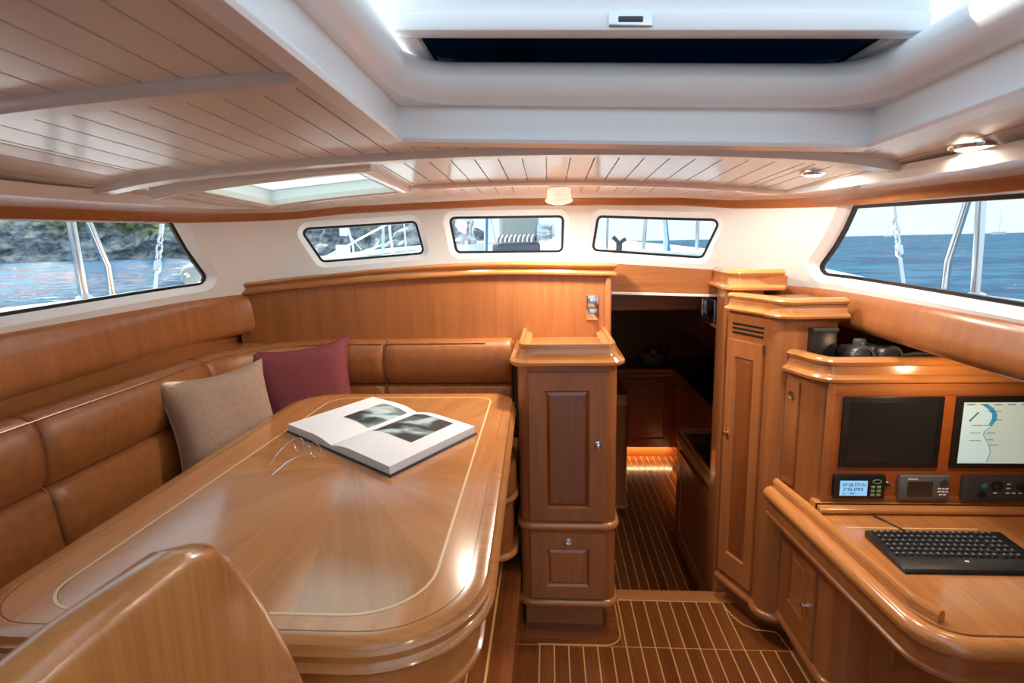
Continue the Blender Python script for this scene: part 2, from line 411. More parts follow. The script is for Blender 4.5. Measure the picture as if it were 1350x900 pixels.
def frame_panel(name, p0, ux, uz, W, H, mat_f, mat_p, parent, stile=.05, rail=.06, t=.012, nrm=None, rails=None):
    """a frame-and-panel door: returns the door part; p0 lower-left corner, nrm out of the face"""
    p0, ux, uz, nrm = Vector(p0), Vector(ux), Vector(uz), Vector(nrm)
    rb, rt = rails or (rail, rail)
    o = [(0, 0), (W, 0), (W, H), (0, H)]; i = [(stile, rb), (W-stile, rb), (W-stile, H-rt), (stile, H-rt)]; j = [(stile+.008, rb+.008), (W-stile-.008, rb+.008), (W-stile-.008, H-rt-.008), (stile+.008, H-rt-.008)]
    P = lambda q, d: p0 + ux*q[0] + uz*q[1] + nrm*d
    v = [P(q, -.004) for q in o] + [P(q, t) for q in [(.003, .003), (W-.003, .003), (W-.003, H-.003), (.003, H-.003)]] + [P(q, t) for q in i] + [P(q, t-.009) for q in j]
    f = []
    for k in range(4):
        l = (k+1) % 4
        f += [(k, l, 4+l, 4+k), (4+k, 4+l, 8+l, 8+k), (8+k, 8+l, 12+l, 12+k)]
    f.append((0, 3, 2, 1))
    d_ = meshobj(name, v, f, mat_f, parent)
    v = [P(q, t-.0088) for q in j] + [P((q[0]+sx_*.012, q[1]+sy_*.012), t-.004) for q, sx_, sy_ in zip(j, (1, -1, -1, 1), (1, 1, -1, -1))]
    meshobj('door_panel', v, [(0, 1, 5, 4), (1, 2, 6, 5), (2, 3, 7, 6), (3, 0, 4, 7), (4, 5, 6, 7), (3, 2, 1, 0)], mat_p, d_)
    return d_
def knob(c, nrm, parent, r=.011):
    return lathe('door_knob', [(0, -.004), (r*1.25, -.004), (r*1.25, .002), (r*.6, .004), (r*.55, .009), (r, .012), (r, .018), (r*.5, .021), (0, .021)], c, 'chrome', parent, n=14, axis=nrm)

# ------------------------------------------------------------------ shell paths
XC = -.19
HALF = [(0, 2.82), (.4, 2.80), (.75, 2.73), (.98, 2.62), (1.12, 2.46), (1.19, 2.28), (1.21, 2.05), (1.21, 1.6), (1.21, .8), (1.21, 0), (1.21, -1.3)]
def dense_path():
    P = [Vector((-h, y)) for h, y in HALF[:0:-1]] + [Vector(p) for p in HALF]; out = []
    for i in range(len(P)-1):
        p0, p1, p2, p3 = P[max(i-1, 0)], P[i], P[i+1], P[min(i+2, len(P)-1)]; L = (p2-p1).length
        t1, t2 = (p2-p0).normalized()*L, (p3-p1).normalized()*L
        for k in range(12):
            t = k/12; out.append(p1*(2*t**3-3*t**2+1) + t1*(t**3-2*t**2+t) + p2*(-2*t**3+3*t**2) + t2*(t**3-t**2))
    out.append(P[-1]); out = [(p.x+XC, p.y) for p in out]
    s = [0]
    for a, b in zip(out, out[1:]): s.append(s[-1]+math.dist(a, b))
    mid = s[len(s)//2]
    return out, [q-mid for q in s]
PT, SS = dense_path()
def wpath(s):
    s = max(SS[0], min(SS[-1], s))
    lo, hi = 0, len(SS)-1
    while hi-lo > 1:
        m = (lo+hi)//2
        if SS[m] <= s: lo = m
        else: hi = m
    t = (s-SS[lo])/(SS[hi]-SS[lo]); return Vector(PT[lo]).lerp(Vector(PT[hi]), t)
def wn(s):
    t = (wpath(s+.03)-wpath(s-.03)).normalized(); return Vector((-t.y, t.x))
def wall(s, z, off=0):
    n = wn(s); p = wpath(s) + n*((.28+.17*max(0, n.y))*(1.82-z)+off); return (p.x, p.y, z)
def ceil_z(x, y):
    d_ = abs(x-XC); return 1.85 + .036*(2.6-y) - .053*(d_/.95)**2 - (.045*((d_-.85)/.36)**2*(1-.85*min(1, max(0, (y-1.4)/.8))) if d_ > .85 else 0)
def strip_z(s):
    a = abs(s); T = [(0, 1.836), (.45, 1.826), (.8, 1.812), (1.05, 1.785), (1.3, 1.772), (1.55, 1.760), (2.3, 1.744), (5, 1.735)]
    for (s0, z0), (s1, z1) in zip(T, T[1:]):
        if a <= s1: return z0+(z1-z0)*(a-s0)/(s1-s0)

# ------------------------------------------------------------------ white cabin sides with windows
WIN = {  # (s, z) corners on the wall
 1: [(-1.575, 1.736), (-1.325, 1.472), (-2.27, 1.448), (-3.6, 1.440), (-3.6, 1.715), (-2.29, 1.722)],
 2: [(-1.003, 1.716), (-.911, 1.544), (-.437, 1.575), (-.467, 1.745)],
 3: [(-.310, 1.760), (-.287, 1.575), (.255, 1.569), (.266, 1.754)],
 4: [(.423, 1.749), (.392, 1.573), (.890, 1.526), (.975, 1.712)],
 5: [(1.589, 1.727), (1.292, 1.464), (2.299, 1.438), (3.6, 1.43), (3.6, 1.70), (2.352, 1.707)],
}
WLAB = {1: 'long side window with a slanting end looking onto rocks and glittering water', 2: 'small slanted forward window looking onto rocks', 3: 'middle forward window looking onto the mast foot',
        4: 'small slanted forward window looking onto open sea and rigging', 5: 'long side window with a slanting end looking onto open blue sea'}
def grow(poly, d_):
    n = len(poly); A = sum(poly[i][0]*poly[(i+1) % n][1]-poly[(i+1) % n][0]*poly[i][1] for i in range(n)); s = 1 if A > 0 else -1
    nn = normals(poly, True); return [(p[0]+m.x*d_*s, p[1]+m.y*d_*s) for p, m in zip(poly, nn)]
WR = {k: rpoly(p, .028 if k in (2, 3, 4) else .03, 4) for k, p in WIN.items()}
def wside(name, s0, s1, ks, label):
    n = 40; zb = 1.385 if abs(s0+s1) < .1 else 1.30; top = [(s0+(s1-s0)*k/n, strip_z(s0+(s1-s0)*k/n)+.02) for k in range(n+1)]
    outer = [(s1, zb), (s0, zb)] + top
    o = sheet(name, lambda u, v: wall(u, v), outer, [grow(WR[k], .026) for k in ks], 'wall_white', .07)
    return struct(o, label)
wside('wall_forward', -1.17, 1.17, (2, 3, 4), 'white curved cabin front around three forward windows')
wside('wall_left', -4.4, -1.17, (1,), 'white cabin side around the long window over the settee')
wside('wall_right', 1.17, 4.4, (5,), 'white cabin side around the long window over the navigation desk')
for k, L in WR.items():
    g = grow(L, .012); A_, B_, C_ = dens(g, .06), None, None
    n = len(A_)
    # reveal follows the hole outward
    L2 = dens(L, .06)
    def loop(poly, off): return [Vector(wall(u, v, off)) for u, v in poly]
    # resample both loops to the same count
    def resamp(poly, N):
        tot = [0]
        for i in range(len(poly)): tot.append(tot[-1]+math.dist(poly[i], poly[(i+1) % len(poly)]))
        out = []
        for q in range(N):
            s = tot[-1]*q/N
            for i in range(len(poly)):
                if tot[i+1] >= s-1e-9: break
            t = (s-tot[i])/max(1e-9, tot[i+1]-tot[i]); a, b = poly[i], poly[(i+1) % len(poly)]
            out.append((a[0]+(b[0]-a[0])*t, a[1]+(b[1]-a[1])*t))
        return out
    N = len(g)
    rings = [(g, 0), (grow(L, .004), .006), (L, .018), (L, .05)]
    def ringmesh(name, rings, mat, parent):
        v = []; f = []
        for poly, off in rings: v += loop(poly, off)
        for r_ in range(len(rings)-1):
            for i in range(N): f.append((r_*N+i, r_*N+(i+1) % N, (r_+1)*N+(i+1) % N, (r_+1)*N+i))
        return meshobj(name, v, f, mat, parent, smooth=True)
    # subdivide the polygon so that long edges follow the curve
    base = dens(L, .1); N = len(base)
    gr1, gr2 = grow(base, .026), grow(base, .006)
    fr = ringmesh('window_%d' % k, [(gr1, 0), (gr2, .022), (base, .030), (base, .056)], 'gelcoat', None)
    struct(fr, WLAB[k], 'window')
    ringmesh('gasket', [(grow(base, .001), .034), (grow(base, -.011), .036), (grow(base, -.012), .046)], 'black_rubber', fr)
    sheet('pane', lambda u, v: wall(u, v, .043), base, [], 'pane_glass', .12, fr)

# ------------------------------------------------------------------ ceiling
HX0, HX1, HY0, HY1 = -.37, .765, -.95, 1.45  # hatch opening lengthened aft, out of view, to let in more skylight
KX0, KX1, KY0, KY1 = -1.13, -.60, 1.76, 2.29
HOLE = [(HX0, HY0), (HX1, HY0), (HX1, HY1), (HX0, HY1)]; SKYL = [(KX0, KY0), (KX1, KY0), (KX1, KY1), (KX0, KY1)]
outer = [(p[0]+.0, p[1]) for p in PT[::2]]
ceiling = sheet('ceiling', lambda x, y: (x, y, ceil_z(x, y)+.010), outer, [grow(HOLE, .015), SKYL], 'groove', .12)
struct(ceiling, 'cambered white planked cabin ceiling', 'ceiling')
def yfront(x):
    d_ = abs(x-XC)
    for (h0, y0), (h1, y1) in zip(HALF, HALF[1:]):
        if h0 <= d_ <= h1 and h1 > h0: return y0+(y1-y0)*(d_-h0)/(h1-h0)
    return None
PW = .074; k0 = -17; xs = [XC-1.20]
xs += [x for x in [XC+PW*(i+.5) for i in range(-16, 16)] if XC-1.18 < x < XC+1.18] + [XC+1.20]
for h in (HX0, HX1, KX0, KX1): xs = sorted([x for x in xs if abs(x-h) > .012] + [h])
for xa, xb in zip(xs, xs[1:]):
    yf = min(q for q in (yfront(xa), yfront(xb)) if q) - .075
    spans = [(-1.3, yf)]; xm = (xa+xb)/2
    for (a0, a1, b0, b1) in ((HX0, HX1, HY0, HY1), (KX0, KX1, KY0, KY1)):
        if a0 < xm < a1:
            ns = []
            for (p, q) in spans:
                if b0 > p: ns.append((p, min(q, b0-.01)))
                if b1 < q: ns.append((max(p, b1+.01), q))
            spans = ns
    for (p, q) in spans:
        if q-p < .03: continue
        g = .0022; v = []; K = max(1, int((q-p)/.35)); f = [(0, 1, 3, 2), (4*K, 4*K+2, 4*K+3, 4*K+1)]
        for i in range(K+1):
            y = p+(q-p)*i/K
            v += [(x, y, ceil_z(x, y)+z_) for z_ in (0, .0095) for x in (xa+g, xb-g)]
            if i < K: a = i*4; f += [(a, a+4, a+5, a+1), (a+2, a+3, a+7, a+6), (a, a+2, a+6, a+4), (a+1, a+5, a+7, a+3)]
        meshobj('plank', v, f, 'ceiling_white', ceiling)
def beam(name, x0, x1, yf, wd, dp, mat, parent, taper=0, n=26):
    v = []; f = []
    for i in range(n+1):
        x = x0+(x1-x0)*i/n; y = yf(x)
        e_ = 1.0
        if taper:
            dd = min(x-x0, x1-x); e_ = min(1, .15+dd/taper)
        prof = [(-wd/2, .004), (-wd/2, -dp*.55), (-wd/2+.008, -dp), (wd/2-.008, -dp), (wd/2, -dp*.55), (wd/2, .004)]
        for (a, h) in prof: v.append((x, y+a*(e_ if taper else 1), ceil_z(x, y+a)+(h*e_ if h < 0 else h)))
    P = 6
    for i in range(n):
        for k in range(P): f.append((i*P+k, i*P+(k+1) % P, (i+1)*P+(k+1) % P, (i+1)*P+k))
    f += [tuple(range(P)), tuple(range(n*P, n*P+P))[::-1]]
    return meshobj(name, v, f, mat, parent, smooth=True)
beam('ceiling_beam', XC-1.16, HX0-.03, lambda x: .985-.02*((x-HX0)/1.0)**2, .06, .020, 'ceiling_white', ceiling, .06)
beam('ceiling_beam', XC-1.16, XC+1.16, lambda x: 1.67-.09*(abs(x-XC)/1.1)**2.2, .06, .020, 'ceiling_white', ceiling, .08)
beam('ceiling_beam', KX1+.05, XC+1.10, lambda x: 2.30-.06*(abs(x-XC)/1.1)**2, .05, .016, 'ceiling_white', ceiling, .06)
# perimeter moulding and brown band
n = 120; S0 = [-4.4+8.8*i/n for i in range(n+1)]
def band(name, prof, mat, zf, off=0):
    v = []; f = []; P = len(prof)
    for s in S0:
        for (u, h) in prof: v.append(wall(s, zf(s)+h, off-u))
    for i in range(n):
        for k in range(P): f.append((i*P+k, i*P+(k+1) % P, (i+1)*P+(k+1) % P, (i+1)*P+k))
    return meshobj(name, v, f, mat, None, smooth=True)
struct(band('trim_1', [(-.01, -.034), (.006, -.034), (.010, -.030), (.010, .002), (-.01, .002)], 'cherry_x', strip_z), 'red brown wooden band running round the top of the cabin sides', 'trim')
struct(band('trim_2', [(-.02, 0), (.012, 0), (.020, .003), (.05, .007), (.09, .011), (.125, .016), (.125, .05), (-.02, .05)], 'ceiling_white', strip_z), 'white cove moulding between ceiling and the wooden band', 'trim')

# outer cabin roof; its unseen eave is widened to keep sun off the windows
ro = [(p[0]+(p[0]-XC)*.30, p[1]+(.28 if p[1] > 2.2 else 0)) for p in PT[::2]]
struct(sheet('roof', lambda x, y: (x, y, max(ceil_z(min(max(x, XC-1.21), XC+1.21), y)+.055, 1.80)), ro, [grow(HOLE, .06), SKYL], 'deck_white', .15), 'white outer cabin roof with an added eave shading the windows', 'roof')

# ------------------------------------------------------------------ main hatch
def tz(x): return -.050*(x+.37)/1.13
hatch = thing('sliding_hatch', 'large open roof hatch with white coaming, sliding cover and recessed catch', 'hatch', (.2, 1.0, 2.0))
def hbox(name, x0, x1, y0, y1, z0, z1, mat, parent, bev=.003):
    v = [(x, y, z+tz(x)) for z in (z0, z1) for y in (y0, y1) for x in (x0, x1)]
    return meshobj(name, v, [(0, 1, 3, 2), (4, 6, 7, 5), (0, 4, 5, 1), (2, 3, 7, 6), (0, 2, 6, 4), (1, 5, 7, 3)], mat, parent, smooth=True, bev=bev)
LB, LT = 1.876, 1.965
def sl(y): return .03*(1.45-y)
def liner(name, a, b, nin):
    # vertical board with a bead at its lower edge
    a, b, nin = Vector(a), Vector(b), Vector(nin); prof = [(0, LT-LB), (0, .018), (.006, .016), (.008, .008), (.004, 0), (-.030, -.004), (-.030, LT-LB)]
    v = []
    for q, e_ in ((a, -1), (b, 1)):
        t_ = (b-a).normalized()
        for (u, h) in prof:
            p = q + nin*u - t_*e_*max(u, 0); v.append((p.x, p.y, LB+h+tz(p.x)+sl(p.y)))
    P = len(prof)
    return meshobj(name, v, [(k, (k+1) % P, P+(k+1) % P, P+k) for k in range(P)]+[tuple(range(P)), tuple(range(P, 2*P))[::-1]], 'coaming_paint', hatch)
liner('coaming_board', (HX0, HY1), (HX1, HY1), (0, -1)); liner('coaming_board', (HX0, HY0), (HX0, HY1), (1, 0)); liner('coaming_board', (HX1, HY1), (HX1, HY0), (-1, 0)); liner('coaming_board', (HX1, HY0), (HX0, HY0), (0, 1))
lp = rpoly([(HX0, HY0), (HX1, HY0), (HX1, HY1), (HX0, HY1)], .15, 8)
ln = normals(lp, True); lv = []; lf = []
prof = [(-.10, .0), (.022, .0), (.026, .004), (.040, .012), (.056, .030), (.062, .052), (.058, .072), (.044, .088), (.024, .096), (-.02, .098), (-.10, .098)]
for p, m in zip(lp, ln):
    for (u, h) in prof: lv.append((p[0]-m.x*u, p[1]-m.y*u, LT-.004+h+tz(p[0])+sl(p[1])))
P = len(prof); N = len(lp)
for i in range(N):
    for k in range(P): lf.append((i*P+k, i*P+(k+1) % P, ((i+1) % N)*P+(k+1) % P, ((i+1) % N)*P+k))
meshobj('rolled_lip', lv, lf, 'gelcoat', hatch, smooth=True)
# cover slid forward under its hood
cover = hbox('cover_frame', -.33, .76, 1.25, 1.30, 2.066, 2.104, 'gelcoat', hatch, .006)
hbox('cover_panel', -.28, .71, 1.30, 2.0, 2.080, 2.092, 'tinted_acrylic', hatch, 0)
hbox('cover_rail', -.33, -.28, 1.30, 2.0, 2.066, 2.100, 'gelcoat', hatch); hbox('cover_rail', .71, .76, 1.30, 2.0, 2.066, 2.100, 'gelcoat', hatch)
hbox('hood_fascia', -.33, .76, 1.262, 1.30, 2.104, 2.32, 'gelcoat', hatch, .004)
hbox('hood_floor', -.50, .90, 1.46, 2.1, 1.99, 2.0, 'canvas_blue', hatch, 0); hbox('hood_front', -.5, .9, 2.08, 2.1, 1.99, 2.14, 'canvas_blue', hatch, 0)
hbox('hood_side', -.52, -.50, 1.3, 2.1, 1.95, 2.12, 'canvas_blue', hatch, 0); hbox('hood_side', .90, .92, 1.3, 2.1, 1.95, 2.12, 'canvas_blue', hatch, 0)
hbox('seal_strip', -.26, .68, 1.62, 1.64, 2.02, 2.035, 'dark_grey', hatch)
hbox('catch_plate', .125, .215, 1.244, 1.251, 2.072, 2.099, 'steel', cover, .004)
hbox('catch_slot', .145, .195, 1.241, 1.246, 2.080, 2.091, 'dark_grey', cover, .002)

# ------------------------------------------------------------------ skylight on the settee side
skl = thing('skylight', 'square framed ceiling skylight with a frosted pane above the settee', 'skylight', ((KX0+KX1)/2, (KY0+KY1)/2, 1.84))
def cbar(name, pts, wd, dp, mat, up=.0):
    # bar hugging the ceiling between two plan points
    a, b = map(Vector, pts); t = (b-a).normalized(); n_ = Vector((t.y, -t.x)); v = []
    K = 8
    for i in range(K+1):
        q = a.lerp(b, i/K)
        for (u, h) in ((-wd/2, .004+up), (-wd/2, -dp+.006), (-wd/2+.008, -dp), (wd/2-.008, -dp), (wd/2, -dp+.006), (wd/2, .004+up)):
            p = q+n_*u; v.append((p.x, p.y, ceil_z(p.x, p.y)+h))
    f = []
    for i in range(K):
        for k in range(6): f.append((i*6+k, i*6+(k+1) % 6, (i+1)*6+(k+1) % 6, (i+1)*6+k))
    f += [tuple(range(6)), tuple(range(K*6, K*6+6))[::-1]]
    return meshobj(name, v, f, mat, skl, smooth=True)
cbar('frame_bar', ((KX0-.10, KY0-.02), (KX1+.07, KY0-.02)), .055, .030, 'ceiling_white'); cbar('frame_bar', ((KX0-.06, KY1+.02), (KX1+.05, KY1+.02)), .05, .022, 'ceiling_white')
cbar('frame_bar', ((KX0-.02, KY0), (KX0-.02, KY1)), .05, .022, 'ceiling_white'); cbar('frame_bar', ((KX1+.02, KY0), (KX1+.02, KY1)), .055, .022, 'ceiling_white')
for (a, b) in (((KX0, KY0), (KX1, KY0)), ((KX1, KY0), (KX1, KY1)), ((KX1, KY1), (KX0, KY1)), ((KX0, KY1), (KX0, KY0))):
    v = [(p[0], p[1], ceil_z(*p)+h) for h in (0, .07) for p in (a, b)]
    n_ = (Vector(b)-Vector(a)).normalized(); m = Vector((n_.y, -n_.x))*.012
    v += [(q[0]+m.x, q[1]+m.y, q[2]) for q in v]
    meshobj('reveal_board', v, [(0, 1, 3, 2), (4, 6, 7, 5), (0, 4, 5, 1), (2, 3, 7, 6), (0, 2, 6, 4), (1, 5, 7, 3)], 'gelcoat', skl)
v = [(x, y, ceil_z(x, y)+h) for h in (.045, .052) for y in (KY0, KY1) for x in (KX0, KX1)]
meshobj('frosted_pane', v, [(0, 1, 3, 2), (4, 6, 7, 5), (0, 4, 5, 1), (2, 3, 7, 6), (0, 2, 6, 4), (1, 5, 7, 3)], 'frosted_acrylic', skl)

# ------------------------------------------------------------------ ceiling lamps
def downlight(x, y, label, r=.036, watts=6, light='downlight_light'):
    z = ceil_z(x, y)
    t = thing('downlight', label, 'ceiling lamp', (x, y, z), 'recessed ceiling lamps')
    lathe('rim', [(r*.74, -.004), (r*.80, -.007), (r, -.006), (r*1.06, -.002), (r*1.06, .003), (r*.74, .003)], (x, y, z), 'chrome', t)
    lathe('lens', [(0, -.011), (r*.4, -.0105), (r*.70, -.0075), (r*.76, -.004), (r*.74, .001), (0, .001)], (x, y, z), 'lamp_glow', t)
    l = bpy.data.lights.new(light, 'AREA'); l.shape = 'DISK'; l.size = r*1.6; l.energy = watts*LAMP; l.color = (1, .90, .78)
    o = bpy.data.objects.new(light, l); COL.objects.link(o); o.location = (x, y, z-.016)
    return t
downlight(.909, 1.314, 'round chrome ceiling lamp close beside the large roof hatch', .045, 4)
downlight(.817, 1.849, 'round chrome ceiling lamp above the narrow tall locker', .036, 4)
downlight(-.379, 2.309, 'small round chrome ceiling lamp beside the frosted skylight', .030, 3)
downlight(.713, 2.275, 'small round chrome ceiling lamp over the doorway to the galley', .030, 5)
# the row of lamps over the navigation side goes on aft, behind the camera
for (x, y, wh) in ((.97, .35, 'over the navigation seat'), (.97, -.75, 'by the navigation end of the aft bulkhead')): downlight(x, y, 'round chrome ceiling lamp '+wh, .045, 8, 'downlight_light_offscreen')
lx, ly = .044, 2.40; lz = ceil_z(lx, ly)
t = thing('ceiling_lamp', 'surface ceiling lamp with a frosted glass drum and chrome collar', 'ceiling lamp', (lx, ly, lz))
lathe('collar', [(0, .004), (.036, .004), (.040, -.004), (.040, -.012), (.034, -.016), (0, -.016)], (lx, ly, lz), 'chrome', t)
lathe('glass_drum', [(.034, -.014), (.048, -.016), (.050, -.055), (.057, -.058), (.057, -.066), (.046, -.074), (.02, -.080), (0, -.081)], (lx, ly, lz), 'lamp_frost', t, n=28)
l = bpy.data.lights.new('ceiling_lamp_light', 'AREA'); l.shape = 'DISK'; l.size = .09; l.energy = 9*LAMP; l.color = (1, .90, .78)
o = bpy.data.objects.new('ceiling_lamp_light', l); COL.objects.link(o); o.location = (lx, ly, lz-.084)

# ------------------------------------------------------------------ floors
PITCHW = .0585
def sole(parent, x0, x1, y0, y1, z, phase, gap=.0055, mat='deep_y'):
    x = phase + math.floor((x0-phase)/PITCHW)*PITCHW
    while x < x1:
        a, b = max(x+gap/2, x0), min(x+PITCHW-gap/2, x1)
        if b-a > .006: box('plank', a, b, y0, y1, z-.02, z, mat, parent, 0)
        x += PITCHW
DZ = .27
floor = box('floor', -.135, 1.9, -1.3, 2.36, -.06, -.0008, 'holly', None, 0); struct(floor, 'dark varnished teak sole with pale inlaid strips in the aisle', 'floor')
PH = .357
sole(floor, .285, .765, 2.055, 2.352, 0, PH)
sole(floor, -.0525, .942, -1.3, 2.050, 0, PH)
box('margin_board', .948, 1.9, -1.3, 2.050, -.02, 0, 'deep_y', floor, 0)
box('margin_board', -.13, -.0555, -1.3, 2.050, -.02, 0, 'deep_y', floor, 0)
prism('margin_board', rpoly([(-.13, 2.06), (.278, 2.06), (.278, 2.352), (-.13, 2.352)], [0, .07, 0, 0], 6), -.02, .0004, 'deep_x', floor)
prism('margin_board', [(.771, 2.352), (.771, 2.33), (.80, 2.22), (.86, 2.17), (.93, 2.165), (.945, 2.054), (1.9, 2.054), (1.9, 2.352)], -.02, .0006, 'deep_y', floor)
tube('inlay_strip', [(x, y, .0002) for x, y in rpoly([(-.06, 2.057), (.281, 2.057), (.281, 2.352)], .07, 8, False)], .0026, 'holly', floor, 6)
tube('inlay_strip', [(x, y, .0004) for x, y in [(.768, 2.352), (.77, 2.31), (.785, 2.25), (.81, 2.205), (.85, 2.175), (.925, 2.163), (.936, 2.14), (.944, 2.052)]], .0026, 'holly', floor, 6)
box('margin_fill', -.13, .284, 2.054, 2.355, -.02, -.0003, 'deep_x', floor, 0)
box('margin_fill', .769, 1.9, 2.054, 2.355, -.02, -.0003, 'deep_x', floor, 0)
box('nosing', .20, .90, 2.358, 2.435, -.03, .004, 'honey_x', floor, .006)
box('riser', .10, 1.0, 2.40, 2.43, -.50, -.03, 'deep_x', floor, 0)
cf = box('floor', .245, 1.3, 2.44, 5.45, -.56, -.5008, 'holly', None, 0); struct(cf, 'lower dark teak sole with pale strips leading to the galley', 'floor')
sole(cf, .25, 1.24, 2.44, 5.40, -.5, PH+.01)
df = box('floor', -1.6, -.135, -1.3, 2.6, -.06, DZ-.0008, 'holly', None, 0); struct(df, 'raised dark sole under the dining table', 'floor')
sole(df, -1.5, -.215, -1.3, 2.02, DZ, -.215, gap=.005)
box('margin_board', -.21, -.128, -1.3, 2.555, DZ-.02, DZ+.001, 'deep_y', df, .004)
box('margin_board', -1.0, -.216, 2.027, 2.12, DZ-.02, DZ, 'deep_x', df, 0)
box('riser', -.137, -.130, -1.3, 2.12, -.0, DZ-.01, 'deep_y', df, 0)

# ------------------------------------------------------------------ forward bulkhead, side panelling
def capz(x): return 1.532-.068*(abs(x+.22)/1.16)**1.7
BX0, BX1, BY = -1.47, .268, 2.56
n = 20; top = [(BX0+(BX1-BX0)*i/n) for i in range(n+1)]
pts = [(x, BY, capz(x)-.05) for x in top] + [(BX1, BY, -.5), (BX0, BY, -.5)]
bh = extrude('wall_bulkhead', pts, (0, .035, 0), 'cherry_z'); struct(bh, 'red brown veneered bulkhead behind the settee')
box('edge_post', BX1-.014, BX1+.012, BY-.012, BY+.04, .0, capz(BX1)-.05, 'cherry_z', bh, .008, 3)
capprof = [(-.03, -.052), (.012, -.052), (.020, -.048), (.022, -.040), (.014, -.034), (.010, -.020), (.018, -.012), (.026, -.006), (.026, .0), (.016, .006), (-.10, .006), (-.10, -.004), (-.03, -.004)]
tr = sweep('trim_3', capprof, rpoly([(BX0, BY)]+[(x, BY) for x in top[1:-1]]+[(BX1+.012, BY), (BX1+.012, BY+.10)], 0, 1, False), 0, 'honey_x', None, zfun=lambda p: capz(p[0]))
struct(tr, 'moulded honey coloured capping along the top of the bulkhead', 'trim')
struct(prism('wall_dash', [(-1.6, BY+.03), (BX1, BY+.03), (BX1, 2.76), (1.2, 2.76), (1.2, 3.1), (-1.6, 3.1)], 1.385, 1.41, 'wall_white'), 'white ledge under the forward windows')
# valances (wooden side panels under the windows)
def valance(name, s0, s1, drop, label):
    pr_ = [(-.06, .012), (.004, .012), (.012, .006), (.020, -.02), (.026, -.05), (.030, -drop*.5), (.034, -drop*.72), (.028, -drop*.88), (.012, -drop*.97), (-.01, -drop), (-.10, -drop)]
    n = 50; v = []; f = []; P = len(pr_)
    for i in range(n+1):
        q = s0+(s1-s0)*i/n
        x0, y0, _ = wall(q, 1.39); m = wn(q)
        for (u, h) in pr_: v.append((x0-m.x*u, y0-m.y*u, 1.392+h+.012*max(0, 1-abs(abs(q)-1.1)/1.2)))
    for i in range(n):
        for k in range(P): f.append((i*P+k, i*P+(k+1) % P, (i+1)*P+(k+1) % P, (i+1)*P+k))
    f += [tuple(range(P)), tuple(range(n*P, n*P+P))[::-1]]
    return struct(meshobj(name, v, f, 'cherry_z', None, smooth=True), label, 'trim')
valance('trim_4', -4.4, -1.10, .180, 'curved wooden panel under the long window over the settee')
valance('trim_5', 1.06, 4.4, .128, 'curved wooden panel under the long window over the navigation desk')
struct(box('wall_left_lower', -1.62, -1.50, -1.3, 2.60, -.3, 1.24, 'cherry_y', None, 0), 'wooden side lining behind the settee')
struct(box('wall_leak_block_left', -1.80, -1.76, -1.34, 3.12, -.6, 1.36, 'deep_x', None, 0), 'unseen hull panel added outboard of the settee against light leaks')  # out of view, added to stop outside light leaking past the settee
struct(box('wall_leak_block_forward', -1.80, .20, 3.08, 3.12, -.6, 1.42, 'deep_x', None, 0), 'unseen panel added ahead of the bulkhead against light leaks')  # unseen, added to close a light leak behind the bulkhead

# ------------------------------------------------------------------ settee
CR = rpoly([(-1.415, -1.1), (-1.415, 2.50), (-.165, 2.50)], [0, .42, 0], 14, False)
def resample(path, st=.03):
    out = [Vector(path[0])]
    for a, b in zip(path, path[1:]):
        a, b = Vector(a), Vector(b); n = max(1, int((b-a).length/st))
        out += [a.lerp(b, k/n) for k in range(1, n+1)]
    return out
CP = resample(CR); CS = [0]
for a, b in zip(CP, CP[1:]): CS.append(CS[-1]+(b-a).length)
def crest(s):
    for i in range(len(CS)-1):
        if CS[i+1] >= s: return CP[i].lerp(CP[i+1], (s-CS[i])/(CS[i+1]-CS[i]))
    return CP[-1]
settee = thing('settee', 'brown leather corner settee curving behind the dining table', 'sofa', (-1.1, 1.6, DZ))
UPPER = [(-.03, 1.155), (-.015, 1.188), (.012, 1.203), (.045, 1.203), (.072, 1.190), (.090, 1.160), (.096, 1.115), (.094, 1.07), (.086, 1.03), (.070, 1.008), (.0, 1.006), (-.03, 1.02)]
LOWER = [(.0, 1.002), (.072, 1.002), (.088, .992), (.096, .96), (.104, .90), (.118, .80), (.126, .72), (.0, .70)]
def cushion(name, prof, s0, s1, mat='leather'):
    L = s1-s0; n = max(8, int(L/.04)); ss = [s0+.001+.002, s0+.006, s0+.014] + [s0+.014+(L-.028)*k/n for k in range(1, n)] + [s1-.014, s1-.006, s1-.003]
    pts = [crest(s) for s in ss]; nn = [((crest(s+.02)-crest(s-.02)).normalized()) for s in ss]
    P = len(prof); v = []; f = []
    cz = sum(h for u, h in prof)/P
    for i, (p, t_) in enumerate(zip(pts, nn)):
        m = Vector((t_.y, -t_.x)); k = {0: .80, 1: .92, 2: .98}.get(min(i, len(pts)-1-i), 1)
        for (u, h) in prof:
            q = p+m*(u*k if u > 0 else u); v.append((q.x, q.y, cz+(h-cz)*(.96+.04*k) if k < 1 else h))
    for i in range(len(pts)-1):
        for k in range(P): f.append((i*P+k, i*P+(k+1) % P, (i+1)*P+(k+1) % P, (i+1)*P+k))
    f += [tuple(range(P)), tuple(range((len(pts)-1)*P, len(pts)*P))[::-1]]
    return meshobj(name, v, f, mat, settee, smooth=True)
SEAMS = [.1, 1.2, 2.43, 3.19, CS[-1]-.55, CS[-1]]
SEAMS = [.1, 1.25, 2.42, 3.16, CS[-1]-.575, CS[-1]]
for a, b in zip(SEAMS, SEAMS[1:]):
    cu_ = cushion('back_cushion', UPPER, a, b); lo_ = cushion('lower_back_cushion', LOWER, a, b)
